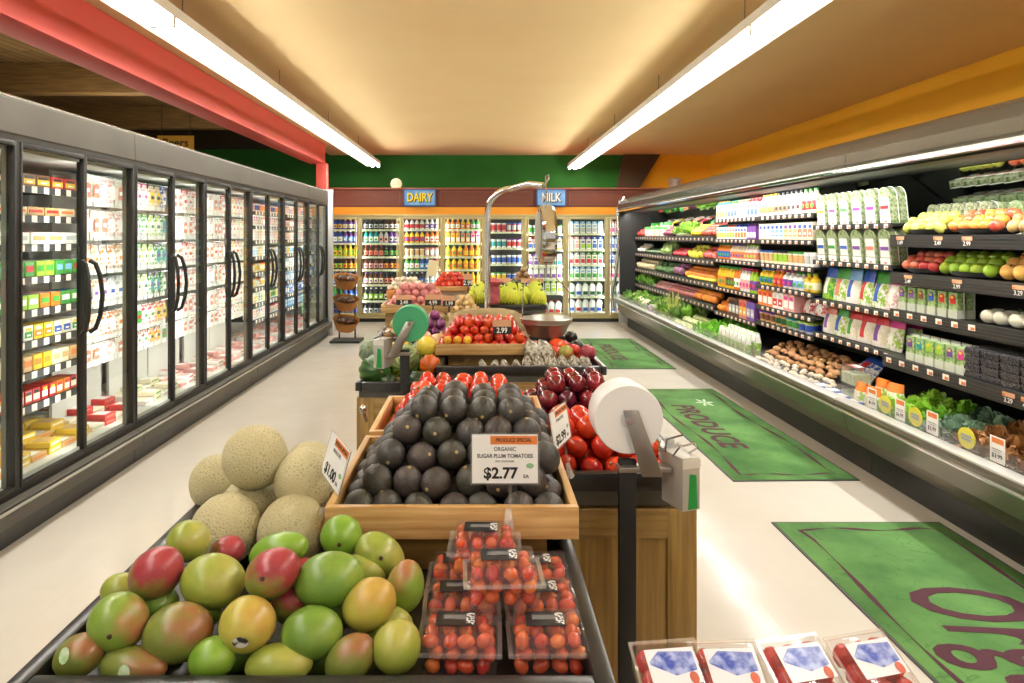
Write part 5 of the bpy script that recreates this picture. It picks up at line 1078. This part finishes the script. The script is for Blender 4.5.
# bag roll stands
def bag_roll(px, Yp, topz, roll_c, roll_r, rollm, facem, arm0, boxc, mirror, label, roll_len=.11, green=False):
    s = ob('bag_roll_stand', None, None, (px, Yp, 0), label=label, cat='bag dispenser')
    ob('post', bx(-.025, .025, -.012, .012, 0, topz, BLACK, .003), s)
    m = -1 if mirror else 1
    ob('bracket', MB().add([(arm0[0]-.022, -.03, arm0[1]+.01), (arm0[0]+.022, -.03, arm0[1]+.01), (m*.065+.03, -.04, topz-.04), (m*.065-.03, -.04, topz-.04), (arm0[0]-.022, -.024, arm0[1]+.01), (arm0[0]+.022, -.024, arm0[1]+.01), (m*.065+.03, -.034, topz-.04), (m*.065-.03, -.034, topz-.04)],
                          [(0, 1, 2, 3), (4, 5, 6, 7), (0, 1, 5, 4), (1, 2, 6, 5), (2, 3, 7, 6), (3, 0, 4, 7)], mat('9b948c', .3, .8)).mesh('b', .002), s)
    ob('cross_plate', bx(min(-.03, m*.12), max(.03, m*.12), -.034, .012, topz-.03, topz-.015, mat('a39c92', .35, .8), .002), s)
    ob('spindle', MB().tube([(roll_c[0], -.035, roll_c[1]), (roll_c[0], roll_len+.03, roll_c[1])], .012, STEEL, 10).mesh(), s)
    r = ob('bag_roll', MB().lathe([(.022, 0), (roll_r*.97, 0), (roll_r, .006), (roll_r, roll_len-.006), (roll_r*.97, roll_len), (.022, roll_len)], rollm, 48).mesh('roll', 0, .5), None, (px+roll_c[0], Yp-.018, roll_c[1]), (-PI/2, 0, 0.0), label=label.replace('stand holding a', 'itself, a') if False else ('fat round roll of %s produce bags on its stand' % ('green' if green else 'white')), cat='bag roll')
    ob('paper_core', MB().lathe([(.014, -.002), (.024, -.002), (.024, .004)], facem, 20).mesh(), r)
    d = ob('tie_dispenser', None, s, (boxc[0], boxc[1], boxc[2]), (0, 0, 0))
    mb = MB(); mb.box(-.03, .03, -.08, .02, -.075, .075, mat('b9b7b0', .4, .3)); ob('dispenser_box', mb.mesh('b', .004), s, (boxc[0], boxc[1], boxc[2]), (0, 0, .35*m))
    mb = MB(); mb.add([(-.012, -.0815, -.07), (.02, -.0815, -.07), (.016, -.0815, .025), (-.006, -.0815, .03)], [(0, 1, 2, 3)], mat('0f8a3a', .5)); mb.box(-.03, .03, -.082, -.08, .045, .07, mat('d6d4cc', .4)); ob('green_ties', mb.mesh(), s, (boxc[0], boxc[1], boxc[2]), (0, 0, .35*m))
    mb = MB(); mb.tube([(-.02, -.06, .075), (-.01, -.09, .11), (.03, -.1, .125), (.045, -.07, .1), (.035, -.03, .075)], .003, STEEL, 6); mb.tube([(-.03, -.02, .075), (-.035, -.05, .12), (.0, -.08, .14)], .003, STEEL, 6); ob('wire_guide', mb.mesh(), s, boxc)
    bpy.data.objects.remove(d)
    return s
xr, zr = W(627, 420, 1.93); px_ = (627-HX)/F*1.97; 
bag_roll(px_, 1.97, .935, (W(629, 420, 1.95)[0]-px_, W(629, 420, 1.95)[1]), .1, mat('f0f1f2', .35), mat('dfe1e4', .4), (W(631, 414, 1.94)[0]-px_, W(631, 414, 1.94)[1]), (W(678, 480, 1.95)[0]-px_, .02, W(678, 480, 1.95)[1]), False, 'black post and metal bracket for the white bag roll by the near island')
px2 = (405-HX)/F*3.55
bag_roll(px2, 3.55, 1.58-(349-236)/F*3.55, (W(410, 324, 3.53)[0]-px2, W(410, 324, 3.53)[1]), .094, mat('3f9c6c', .45), mat('2f8a5a', .5), (W(410, 324, 3.5)[0]-px2, W(410, 324, 3.5)[1]), (W(384, 354, 3.5)[0]-px2, .02, W(384, 354, 3.5)[1]), True, 'black post with metal bracket for the green bag roll by the squash bin', .1, True)
ob('loose_bag', V_leaf(.085, 14, 'f4f4f2', 'e2e4e6', .8, 5, .9, 'f0f0f0'), None, (W(664, 448, 2.05)[0], 2.06, .90), (.3, .4, .3), label='crumpled clear bag end hanging from the white roll', cat='bag')
# ---- strawberry packs bottom right, on a low black stand
low = island_base('display_island', .36, 1.22, .55, 1.22, .58, 'low oak display stand at the lower right corner under the strawberries')
bin_(.34, 1.24, .52, 1.25, .66, .05, 'low black tray under the strawberry packs', th=.03, band=.08)
def straw(i, px, py, Y, rz, lab):
    x, z = W(px, py, Y); o = ob('strawberry_clamshell', None, None, (x, Y, z-.07), (.55, 0, rz), label=lab, cat='clamshell')
    ob('base', MB().frustum((-.05, .05, -.08, .08), (-.058, .058, -.09, .09), 0, .05, PLAST, (1, 0)).mesh('b', .004), o); ob('lid', MB().frustum((-.057, .057, -.089, .089), (-.05, .05, -.08, .08), .054, .07, PLAST, (0, 1)).mesh('l', .004), o)
    mb = MB()
    for q in ((-.062, .062, -.094, -.089), (-.062, .062, .089, .094), (-.062, -.057, -.089, .089), (.057, .062, -.089, .089)): mb.box(q[0], q[1], q[2], q[3], .05, .054, glassy('ffffff', .16, .07, .12, 1.4))
    ob('rim', mb.mesh(), o)
    mb = MB(); mb.box(-.044, .044, .012, .07, .0705, .0712, mat('e8eaf0', .3)); mb.add([(-.040, .045, .0716), (0, .025, .0716), (.040, .032, .0716), (.040, .062, .0716), (-.02, .066, .0716), (-.04, .05, .0716)], [(0, 1, 2, 3, 4, 5)], mat('2c46a8', .3, 0, 0, 'aab6e4', 55, 0, 60, 2, .25)); mb.blob(.008, .010, .001, mat('b8553a', .4), 12, 6, (.03, .02, .072)); ob('label_sticker', mb.mesh(), o)
    return o
SB_ = MB().lathe([(0, -.018), (.008, -.012), (.014, 0), (.014, .006), (.008, .012), (0, .013)], mat('b8282c', .25, 0, 0, 'd04a3c', 60), 10).mesh()
for i, (px, py, Y, rz, lab) in enumerate(((673, 672, 1.17, .12, 'clear strawberry pack, leftmost of the four in the bottom right corner'), (733, 672, 1.17, .05, 'clear strawberry pack, second from the left in the bottom right corner'), (805, 668, 1.17, .22, 'clear strawberry pack, third from the left in the bottom right corner'), (876, 664, 1.17, .25, 'clear strawberry pack, rightmost of the four in the bottom right corner'))):
    o = straw(i, px, py, Y, rz, lab); M = Matrix.Translation(o.location) @ o.rotation_euler.to_matrix().to_4x4()
    for a in range(3):
        for b_ in range(5):
            p = M @ Vector((-.034+a*.034, -.065+b_*.0325, .042)); ob('strawberry', SB_, None, p, (R.uniform(1, 2), R.uniform(0, 3), 0), 1.45, label='red strawberry inside the '+lab.split('clear ')[1], cat='strawberry', group='berries inside the '+lab.split('clear ')[1])
# --- island B
island_base('display_island', -.66, .70, 3.82, 5.0, .76, 'oak paneled second produce island with squash and tomatoes')
bin_(-.66, -.245, 3.62, 4.85, .80, .06, 'black bin of squash at the left of the second island', band=.085)
bin_(-.24, .715, 3.80, 5.0, .85, .06, 'wide black bin with tomato crate and bagged herbs on the second island', band=.09)
island_base('display_island', -.655, -.25, 3.64, 3.815, .715, 'narrow oak front panel under the squash bin')
ob('crate_riser', bx(-.19, .27, 4.15, 4.6, .79, .865, OAKD_X, .003), None, label='plain wooden riser under the second island tomato crate', cat='riser')
crate(-.262, .322, 4.08, 4.62, .865, .066, 'oak crate of red tomatoes in the middle of the second island')
pile('plum_tomato', RO, .03, 4.33, 9, 7, 4, .912, .062, .066, .043, 'red plum tomato in the crate on the second island', 'tomato', 'plum tomatoes on the second island')
for i in range(3): ob('yellow_tomato', RO[0][0] if False else V_ovoid(.03, .036, 'eaa22c', 'e8bc3c'), None, (-.17+i*.06-.02, 4.115, .95), (1.4, .3*i, 0), .85, label='small yellow orange tomato at the front of the second island crate, %s' % ['leftmost', 'middle', 'right'][i], cat='tomato')
def striped(base, st, r, l, ribs, patch=None):
    mb = MB(); m1 = mat(base, .4, 0, 0, st, 12); m2 = mat(st, .4)
    seg = ribs*4; 
    mb.blob(r, r, l, m1, seg, 14, fn=lambda x, y, z: 1-.10*(1-abs(math.cos(math.atan2(y, x)*ribs/2)))*(1-z*z))
    k = mb.mi(m2); fi = 0
    for f in range(len(mb.f)):
        vs = [Vector(mb.v[i]) for i in mb.f[f]]; c = sum(vs, Vector())/len(vs); a = math.atan2(c.y, c.x)
        if abs(math.cos(a*ribs/2)) < .45: mb.m[f] = k
    if patch: mb.blob(r*.4, r*.4, r*.1, mat(patch, .5, 0, 0, base, 40), 10, 6, (r*.7, 0, -l*.2))
    mb.tube([(0, 0, l*.9), (0, 0, l*1.15)], [.008, .006], mat('8a7a4a', .7), 6); return mb.mesh('sq', 0, 1.2)
SQH = [(375, 371, 3.80, .092, .098, '17330f', '35601f', 10, (1.45, .2, .5), 'dark green ribbed squash at the front left of the squash bin'), (388, 384, 3.74, .06, .07, '234a18', '132e0c', 9, (1.5, .5, 0), 'low green squash with orange patch at the front of the squash bin'), (417, 382, 3.76, .062, .06, '2a5218', '16340c', 9, (1.4, -.4, .8), 'low green squash right of the black post'),
       (401, 367, 3.84, .062, .058, '8a8c24', '2c4a14', 9, (1.5, 0, .2), 'yellow and green striped squash above the low ones'), (406, 357, 4.0, .075, .08, '3c5c28', '8a9860', 10, (1.2, .3, 1), 'pale green striped squash in the middle of the squash bin'), (430, 365, 3.9, .062, .06, 'da6c12', 'b8500c', 9, (1.6, .1, 0), 'orange ribbed squash at the right of the squash bin'),
       (370, 352, 4.15, .07, .075, '5c7058', '7a8a70', 9, (1, 0, 0), 'grey green squash behind the tie dispenser')]
for px, py, Y, r, l, c1, c2, rb, rot, lab in SQH:
    x, z = W(px, py, Y); ob('squash', striped(c1, c2, r, l, rb, 'df8a2c' if 'patch' in lab else None), None, (x, Y, z), rot, label=lab, cat='squash')
x, z = W(427, 347, 4.15); ob('spaghetti_squash', V_ovoid(.066, .085, 'ecd84a', 'e0cc48'), None, (x, 4.15, z), (1.3, 1.0, 0), label='smooth bright yellow squash at the back of the squash bin', cat='squash')
x, z = W(398, 347, 4.1); ob('yellow_squash', V_ovoid(.035, .08, 'ecc82c', 'e0b82c'), None, (x, 4.1, z), (.3, 1.2, 0), label='slim golden squash behind the green roll bracket', cat='squash')
for i, (px, py) in enumerate(((424, 339), (440, 342))):
    x, z = W(px, py, 4.45); ob('butternut_squash', V_ovoid(.055, .1, 'e0b284', 'd8a878'), None, (x, 4.45, z), (1.5, .4, .8*i), label=['pale butternut squash at the back of the squash bin', 'pale butternut squash against the tomato crate'][i], cat='squash')
for i in range(8):
    for j in range(3): ob('squash', striped('2a5218', '46702a', .06, .06, 9), None, (-.61+.1*(i % 4), 4.05+.13*j+.39*(i//4), .80), (1.2, i, j), label='green squash filling the rear of the squash bin', cat='squash', group='green squash at the rear of the squash bin') if i % 4 < 4 else None
# right of bin B
@cached
def P_cone(): 
    mb = MB(); mb.lathe([(.03, 0), (.036, .02), (.034, .06), (.015, .09), (.0, .10)], mat('b9b6a8', .15, 0, 0, '6a5a48', 60, .3, 80, 4, .2), 10); return mb.mesh('cone')
for i in range(10):
    ob('herb_bag', P_cone(), None, (.02+i*.065 if i < 10 else 0, 3.87, .80), (R.uniform(-.2, .2), R.uniform(-.2, .2), i), .8 if i < 5 else .95, label='pointed clear plastic bag of garlic at the front of the second island bin', cat='bag', group='pointed clear bags')
    if 3 < i: ob('herb_bag', P_cone(), None, (.02+i*.065, 3.95, .80), (R.uniform(-.2, .2), R.uniform(-.2, .2), i), .9, label='pointed clear plastic bag of garlic at the front of the second island bin', cat='bag', group='pointed clear bags')
for i, (px, py) in enumerate(((538, 352), (550, 352))):
    x, z = W(px, py, 4.0); ob('mushroom_pack', P_cone(), None, (x, 4.0, z-.06), (-.35, -.45, 0), 1.5, label=['speckled clear pack leaning against the tomato crate', 'speckled clear pack leaning right of its twin'][i], cat='pack')
@cached
def HEIR(): return V_round(.06, 'e03c24', 'd0301e', .75, 8, .15)
for px, py, Y, me, nm, lab in ((558, 345, 4.30, HEIR(), 'heirloom_tomato', 'large ribbed red heirloom tomato on the second island'), (556, 352, 4.15, V_round(.045, 'd8402c', 'e05a34', .85), 'tomato', 'orange red tomato before the heirloom tomato'), (574, 350, 4.2, V_round(.042, 'cf3424', 'dc4c30', .9), 'tomato', 'round red tomato right of the green mango'),
                           (566, 353, 4.05, V_ovoid(.047, .052, '8cae38', 'a8603c'), 'mango', 'green and red mango on the second island'), (588, 352, 4.08, V_round(.05, '8a2c3a', 'a84448', .9), 'red_plum', 'large dark red plum at the right rim of the second island'), (571, 337, 4.6, V_round(.045, '2c3026', '1f211c', .95), 'avocado', 'dark avocado near the right rim of the second island'), (577, 346, 4.45, V_round(.042, '23261f', '33382c', .95), 'avocado', 'dark avocado behind the red plum')):
    x, z = W(px, py, Y); ob(nm, me, None, (x, Y, z), (.2, .2, .5), label=lab, cat=nm.split('_')[-1])
for j in range(4):
    for i in range(5): ob('tomato', TO[0][0], None, (.38+.07*i, 4.28+.14*j, .825), (0, 0, i), 1, label='red tomato lining the bottom of the second island bin', cat='tomato', group='tomatoes lining the second island bin')
def black_card(px, py, Y, w, h, txt, lab, rz=0):
    x, z = W(px, py, Y); o = ob('price_card', bx(-w/2, w/2, -.002, .002, 0, h, BLACK), None, (x, Y, z-h/2), (-.1, 0, rz), label=lab, cat='price card')
    ob('top_strip', bx(-w/2, w/2, -.003, -.002, h*.52, h, TAGT), o); ob('price_figures', text_me(txt, h*.52, WHITE, .0004, .02), o, (0, -.003, h*.25), (PI/2, 0, 0), (.85, 1, 1))
    ob('clip_stem', MB().box(-.006, .006, 0, .004, -.07, 0, PLAST if Y < 4.5 else BLACK).mesh(), o)
black_card(502, 327, 4.07, .11, .085, '2.99', 'small black 2.99 price card on the second island tomato crate')
# burlap covered mound
BUR = mat('a8946c', .95, 0, 0, '988460', 90, .6, 200)
mb = MB(); prof = [((-.36, -.16), 0), ((-.24, -.14), .17), ((-.16, -.1), .205)]
mb.blob(.3, .16, .205, BUR, 28, 14, (0, 0, 0), fn=lambda x, y, z: 1 if z < .2 else 1/(max(abs(x)**3.2+abs(y)**3.2+abs(z)**3.2, .2))**(1/3.2)*1.0)
ob('burlap_cover', mb.mesh('burlap', 0, 1.2), None, (W(487, 0, 4.86)[0], 4.84, .86), label='tan burlap cloth mound behind the second island tomatoes', cat='cloth')
# hanging scale
sx0 = W(487.5, 300, 4.86)[0]
s = ob('scale_stand', None, None, (sx0, 4.86, .79), label='tall curved chrome pole holding the hanging scale', cat='scale stand')
tz = W(0, 188, 4.75)[1]-.79; ex = W(544, 0, 4.4)[0]-sx0; r = .17
path = [(0, 0, 0), (0, 0, tz-r)]+[(r-r*math.cos(a), -.0-.05*(i/6), tz-r+r*math.sin(a)) for i, a in enumerate([PI/2*k/7 for k in range(1, 8)])]+[(ex*.75, -.35, tz+.01), (ex, -.46, tz-.01)]
ob('pole', MB().tube(path, .021, CHROME, 14).mesh(), s)
ob('hook', MB().tube([(ex, -.46, tz-.01), (ex+.03, -.46, tz+.03), (ex+.03, -.46, tz+.06), (ex+.01, -.46, tz+.05), (ex+.012, -.46, tz-.02), (ex+.015, -.46, tz-.1)], .006, STEEL, 6).mesh(), s)
hx, hy = sx0+ex+.015, 4.40
sc_ = ob('hanging_scale', None, None, (hx, hy, 1.58), label='chrome hanging produce scale with round dial and steel pan', cat='scale')
zt = W(0, 205, 4.4)[1]-1.58; zb = W(0, 265, 4.4)[1]-1.58; zc = (zt+zb)/2; rr_ = (zt-zb)/2
ob('dial_housing', MB().lathe([(0, -.055), (rr_*.55, -.055), (rr_*.93, -.045), (rr_, -.03), (rr_, .03), (rr_*.93, .045), (rr_*.55, .055), (0, .055)], CHROME, 36, sx=1).mesh('dial', 0, .7), sc_, (0, 0, zc), (0, PI/2, 0.04))
ob('dial_face', MB().lathe([(0, .0), (rr_*.8, .0)], mat('e8e6dc', .4), 30).mesh(), sc_, (-.056, 0, zc), (0, -PI/2, .04))
ob('top_ring', MB().tube([(0, 0, zt), (0, 0, zt+.09)], .006, STEEL, 6).mesh(), sc_)
zp = W(0, 277, 4.4)[1]-1.58; zr_ = W(0, 318, 4.4)[1]-1.58; br_ = 25.5/F*4.4
ob('lower_hook', MB().tube([(0, 0, zb), (0, 0, zp)], .006, STEEL, 6).mesh(), sc_)
ob('bail_wire', MB().tube([(-br_+.01, 0, zr_), (-br_*.9, 0, zr_+.22), (-.06, 0, zp-.003), (0, 0, zp), (.06, 0, zp-.003), (br_*.9, 0, zp-.1), (br_*.92, 0, zr_+.1), (br_-.01, 0, zr_)], .0035, STEEL, 6).mesh(), sc_)
ob('pan', MB().lathe([(br_*.6, -.115), (br_*.72, -.105), (br_*.88, -.045), (br_*.9, -.04), (br_, -.03), (br_, -.012), (br_*1.03, .0), (br_, .004), (br_*.96, -.012), (br_*.86, -.045), (br_*.7, -.1), (0, -.108)], mat('bdbab2', .42, 1), 40).mesh('pan', 0, .6), sc_, (0, 0, zr_))
# --- island C : potatoes, onions, bananas
island_base('display_island', -.78, .72, 5.1, 8.0, .70, 'oak paneled rear produce island with potatoes and bananas')
bin_(-.78, -.1, 5.02, 5.70, .83, .05, 'black bin of brown potatoes at the front of the rear island', band=.1)
POT = [(V_ovoid(.042, .056, 'a8845a', 'c09c70', .3), None), (V_ovoid(.04, .052, '9a7850', 'b4905e', .3), None)]
pile('brown_potato', POT, -.60, 5.3, 3, 3, 3, .83, .09, .1, .06, 'brown potato in the black bin of the rear island', 'potato', 'brown potatoes')
pile('ginger_root', [(V_ovoid(.03, .045, 'b09468', '947a50', .5), None)], -.30, 5.35, 5, 4, 3, .83, .075, .085, .055, 'small tan root in the bin behind the green roll', 'root', 'tan roots')
RPO = [(V_ovoid(.036, .042, 'cc7e7a', 'b86a6c', .2), None), (V_ovoid(.034, .044, 'd8948c', 'c07474', .2), None)]
ob('crate_riser', bx(-.80, -.28, 5.80, 6.25, .70, .93, OAKD_X, .003), None, label='wooden riser under the red potato crate', cat='riser')
crate(-.83, -.25, 5.75, 6.28, .93, .07, 'wooden crate of pink red potatoes on the rear island')
pile('red_potato', RPO, -.54, 6.0, 7, 6, 4, .98, .074, .078, .05, 'pink red potato heaped in the rear island crate', 'potato', 'pink red potatoes')
x0, z0 = W(387, 301, 6.4); x1, _ = W(422, 0, 6.4)
ob('crate_riser', bx(x0+.02, x1-.02, 6.38, 6.78, .70, z0, OAKD_X, .003), None, label='wooden riser under the garlic basket', cat='riser')
ob('garlic_basket', MB().frustum((x0+.01, x1-.01, 6.36, 6.80), (x0, x1, 6.34, 6.82), z0, z0+.10, mat('d8924a', .7, 0, 0, 'b8743a', 60, .4, 90), (1, 1)).mesh('bk', .006), None, label='orange tan basket of white garlic behind the red potatoes', cat='basket')
GAR = [(V_round(.028, 'eee6d2', 'dccfb4', .85), None)]
pile('garlic_bulb', GAR, (x0+x1)/2, 6.55, 6, 5, 3, z0+.125, .054, .06, .035, 'white garlic bulb in the basket', 'garlic', 'garlic bulbs in the basket', upright=True)
# onions, shallots, small things in the middle front
pile('yellow_onion', [(V_round(.04, 'd8a44a', 'c88a34', .9), None)], W(424, 0, 6.0)[0], 6.3, 1, 1, 1, W(424, 296, 6.0)[1], .08, .08, .05, 'single golden onion beside the garlic basket', 'onion', 'golden onion')
crate(-.235, .0, 5.75, 6.1, .86, .09, 'small wooden crate of pale ginger beside the red potatoes')
ob('crate_riser', bx(-.22, -.015, 5.76, 6.08, .70, .86, OAKD_X, .003), None, label='wooden riser under the small ginger crate', cat='riser')
pile('ginger_root', [(V_ovoid(.024, .04, 'dcc08a', 'c8a468', .3), None)], -.12, 5.92, 4, 4, 3, .96, .05, .07, .04, 'pale yellow ginger root in the small crate', 'ginger', 'pale ginger roots')
pile('purple_onion', [(V_round(.038, '8a3a78', '6a2860', .9, 0, .2), None)], W(428, 0, 5.2)[0]+.05, 5.25, 3, 3, 3, .85, .08, .08, .06, 'glossy purple onion left of the burlap mound', 'onion', 'purple onions')
for i in range(3): ob('leafy_bunch', V_leaf(.08, 30, '9ac03a', 'd0d860', 1, 71), None, (-.32+.07*i, 5.60, .85), (0, 0, i), label='small yellow green leafy bunch above the purple onions', cat='greens', group='small leafy bunches')
# vine tomatoes on raised crate
x0, z0 = W(431, 291, 6.7); x1, _ = W(470, 0, 6.7)
ob('tall_riser', bx(x0+.03, x1-.03, 6.75, 7.1, .70, z0, mat('d8cfc0', .6, 0, 0, '8a7a64', 14), .003), None, label='tall printed riser under the vine tomatoes', cat='riser')
crate(x0, x1, 6.7, 7.12, z0, .045, 'raised wooden crate of vine tomatoes before the dairy doors', .014)
pile('vine_tomato', TO, (x0+x1)/2, 6.9, 5, 4, 3, z0+.055, .07, .08, .045, 'red vine tomato in the raised crate of the rear island', 'tomato', 'vine tomatoes')
# bananas
bin_(-.22, .72, 7.2, 7.8, .85, .04, 'black bin of yellow bananas at the rear of the island', band=.09)
BANM = mat('dcd83c', .45, 0, 0, 'b4cc3c', 14)
def bunch(seed):
    rr = random.Random(seed); mb = MB()
    for i in range(6):
        ox = (i-2.5)*.026; mb.tube([(ox*.4, .03, .17), (ox*.7, -.01, .15), (ox, -.045, .10), (ox*1.2, -.05, .045), (ox*1.25, -.03, .0)], [.006, .013, .018, .017, .006], BANM, 8)
    mb.blob(.02, .02, .02, mat('7a8a2c', .6), 8, 6, (0, .03, .175)); return mb.mesh('bunch', 0, 1.2)
BN = [bunch(1), bunch(2)]
for j in range(3):
    for i in range(6): ob('banana_bunch', BN[(i+j) % 2], None, (-.10+i*.145, 7.32+j*.16, .835+j*.03), (R.uniform(-.3, .15), R.uniform(-.3, .3), R.uniform(-.7, .7)), R.uniform(.85, 1.05), label='yellow green banana bunch standing in the rear black bin', cat='bananas', group='banana bunches')
# shelf above bananas
x0, z0 = W(500, 296, 7.75); x1, _ = W(545, 0, 7.75)
o = ob('wooden_shelf', bx(x0, x1, 7.70, 8.0, z0, z0+.05, OAK, .003), None, label='wooden shelf above the bananas carrying black avocados', cat='shelf')
ob('shelf_leg', bx(x0+.05, x0+.09, 7.82, 7.98, .70, z0, OAKD), o); ob('shelf_leg', bx(x1-.09, x1-.05, 7.82, 7.98, .70, z0, OAKD), o)
pile('avocado', [AV[0], AV[1]], (x0+x1)/2-.02, 7.84, 6, 3, 2, z0+.092, .078, .075, .055, 'dark avocado on the wooden shelf above the bananas', 'avocado', 'avocados above the bananas')
x0, z0 = W(515, 283, 7.9); x1, _ = W(528, 0, 7.9)
crate(x0-.02, x1+.07, 7.98, 8.3, W(0, 282, 8)[1]-.05, .05, 'small raised crate of tan ginger before the dairy doors', .012)
ob('tall_riser', bx(x0, x1+.05, 8.0, 8.26, 0, W(0, 282, 8)[1]-.05, BLACK, .003), None, label='tall black riser behind the banana bin', cat='riser')
pile('ginger_root', [(V_ovoid(.035, .05, 'b0875a', '96704a', .5), None)], (x0+x1)/2+.03, 8.13, 3, 3, 3, W(0, 282, 8)[1]+.02, .08, .08, .055, 'brown ginger root in the raised crate', 'ginger', 'raised ginger roots')
for px, py, Y, w, h, t, lab in ((404, 300, 5.58, .13, .085, '2.49', 'black price card on the red potato crate'), (433, 300, 5.58, .13, .09, '4.99', 'black price card above the small ginger crate'), (449, 301, 5.58, .1, .085, '1.99', 'black price card right of the 4.99 card'), (504, 283, 7.65, .14, .12, '1.49', 'black price card left over the bananas'), (527, 283, 7.66, .13, .1, '2.49', 'black price card in the middle over the bananas'), (538, 283, 7.68, .12, .1, '3.99', 'black price card right over the bananas'), (468, 280, 6.66, .08, .12, '2.99', 'black price card at the right of the vine tomatoes')):
    black_card(px, py, Y, w, h, t, lab)
x, z = W(493, 303, 7.1); ob('net_bag', MB().lathe([(.05, 0), (.07, .02), (.072, .15), (.065, .19), (.1, .22), (.11, .235), (.04, .27), (0, .28)], mat('8a3040', .5, 0, 0, 'b85a64', 40), 14).mesh(), None, (x, 7.08, z-.01), label='dark red net bag standing behind the burlap mound', cat='bag')
x, z = W(433, 268, 6.9); ob('bottled_sign', bx(-.05, .05, -.004, .004, -.08, .08, mat('e4e0b4', .6)), None, (x, 6.85, z), (0, .15, 0), label='small pale yellow card standing left of the vine tomatoes', cat='card')
# wicker baskets stand by the left cooler end
st = ob('basket_rack', None, None, (-2.0, 10.2, 0), label='black wire rack with wicker baskets past the far end of the left coolers', cat='rack')
ob('rack_frame', MB().tube([(-.12, .12, 0), (-.12, .12, 1.05)], .012, BLACK).tube([(.12, .12, 0), (.12, .12, 1.05)], .012, BLACK).box(-.2, .24, -.2, .2, 0, .03, BLACK).mesh(), st)
WK = mat('a8702c', .8, 0, 0, '7c4c1c', 60, .8, 90)
for i, z in enumerate((.82, .50, .19)):
    o = ob('wicker_basket', MB().lathe([(.13, 0), (.19, .15), (.2, .16), (.18, .15), (.12, .02)], WK, 20, sx=1).mesh(), None, (-1.99, 10.12, z), (.25, .15, 0), label=['upper', 'middle', 'lower'][i]+' brown wicker basket on the wire rack past the left coolers', cat='basket')
    for q in range(7): ob('dark_bottle', V_round(.05, '2c2420', '6a4a38', .9), None, (-1.99+.09*math.cos(q*.9), 10.12+.08*math.sin(q*.9), z+.12+.02*(q % 2)), (0, 0, 0), label='dark wrapped item in the %s wicker basket' % ['upper', 'middle', 'lower'][i], cat='packet', group='dark wrapped items in the %s basket' % ['upper', 'middle', 'lower'][i])
# ================================================================== LIGHTS
def area(loc, rot, sx, sy, power, col=(1, .97, .92)):
    l = bpy.data.lights.new('lamp', 'AREA'); l.shape = 'RECTANGLE'; l.size = sx; l.size_y = sy; l.energy = power; l.color = col
    o = bpy.data.objects.new('case_or_fill_lamp', l); COL.objects.link(o); o.location = loc; o.rotation_euler = rot; return o
for k in range(0, 7):                                   # behind the door mullions of the left coolers
    ym = (pairs[k]+pairs[k+1])/2
    area((-2.45, ym, 1.16), (0, PI/2, 0), 1.7, .03, 3.8)
    if k: area((-2.48, pairs[k], 1.16), (0, PI/2, 0), 1.7, .04, 3.8)
for k in range(9): area((xks[k], 12.57, 1.03), (PI/2, 0, 0), .05, 1.75, 12)
for (y0, y1) in bays:                                   # under the canopy of the open case
    area((2.60, (y0+y1)/2, 1.985), (0, -.45, 0), .08, y1-y0-.1, 15*(y1-y0))
w = bpy.data.worlds.new('World'); scn.world = w; w.use_nodes = True
bg = w.node_tree.nodes['Background']; bg.inputs[0].default_value = (1, .93, .82, 1); bg.inputs[1].default_value = .55
area((-4.6, 6, 2.45), (PI, 0, 0), 1, 10, 110, (1, .9, .75))  # added fill, hidden behind the coolers, brightens the plank ceiling; no fixture there
l = COL.objects[-1] if False else None
# ================================================================== CAMERA
cam = bpy.data.cameras.new('cam'); co = bpy.data.objects.new('camera', cam); COL.objects.link(co)
co.location = (0, 0, CZ); co.rotation_euler = (PI/2, 0, 0); cam.sensor_fit = 'HORIZONTAL'; cam.sensor_width = 36; cam.lens = F/1024*36
cam.shift_x = (512-HX)/1024; cam.shift_y = -(341.5-HY)/1024; cam.clip_start = .05
scn.camera = co
scn.view_settings.view_transform = 'Standard'; scn.view_settings.look = 'None'; scn.view_settings.exposure = .1; scn.view_settings.gamma = 1.0
scn.cycles.use_denoising = True; scn.cycles.max_bounces = 8; scn.cycles.transparent_max_bounces = 24; scn.cycles.diffuse_bounces = 4; scn.cycles.sample_clamp_indirect = 6
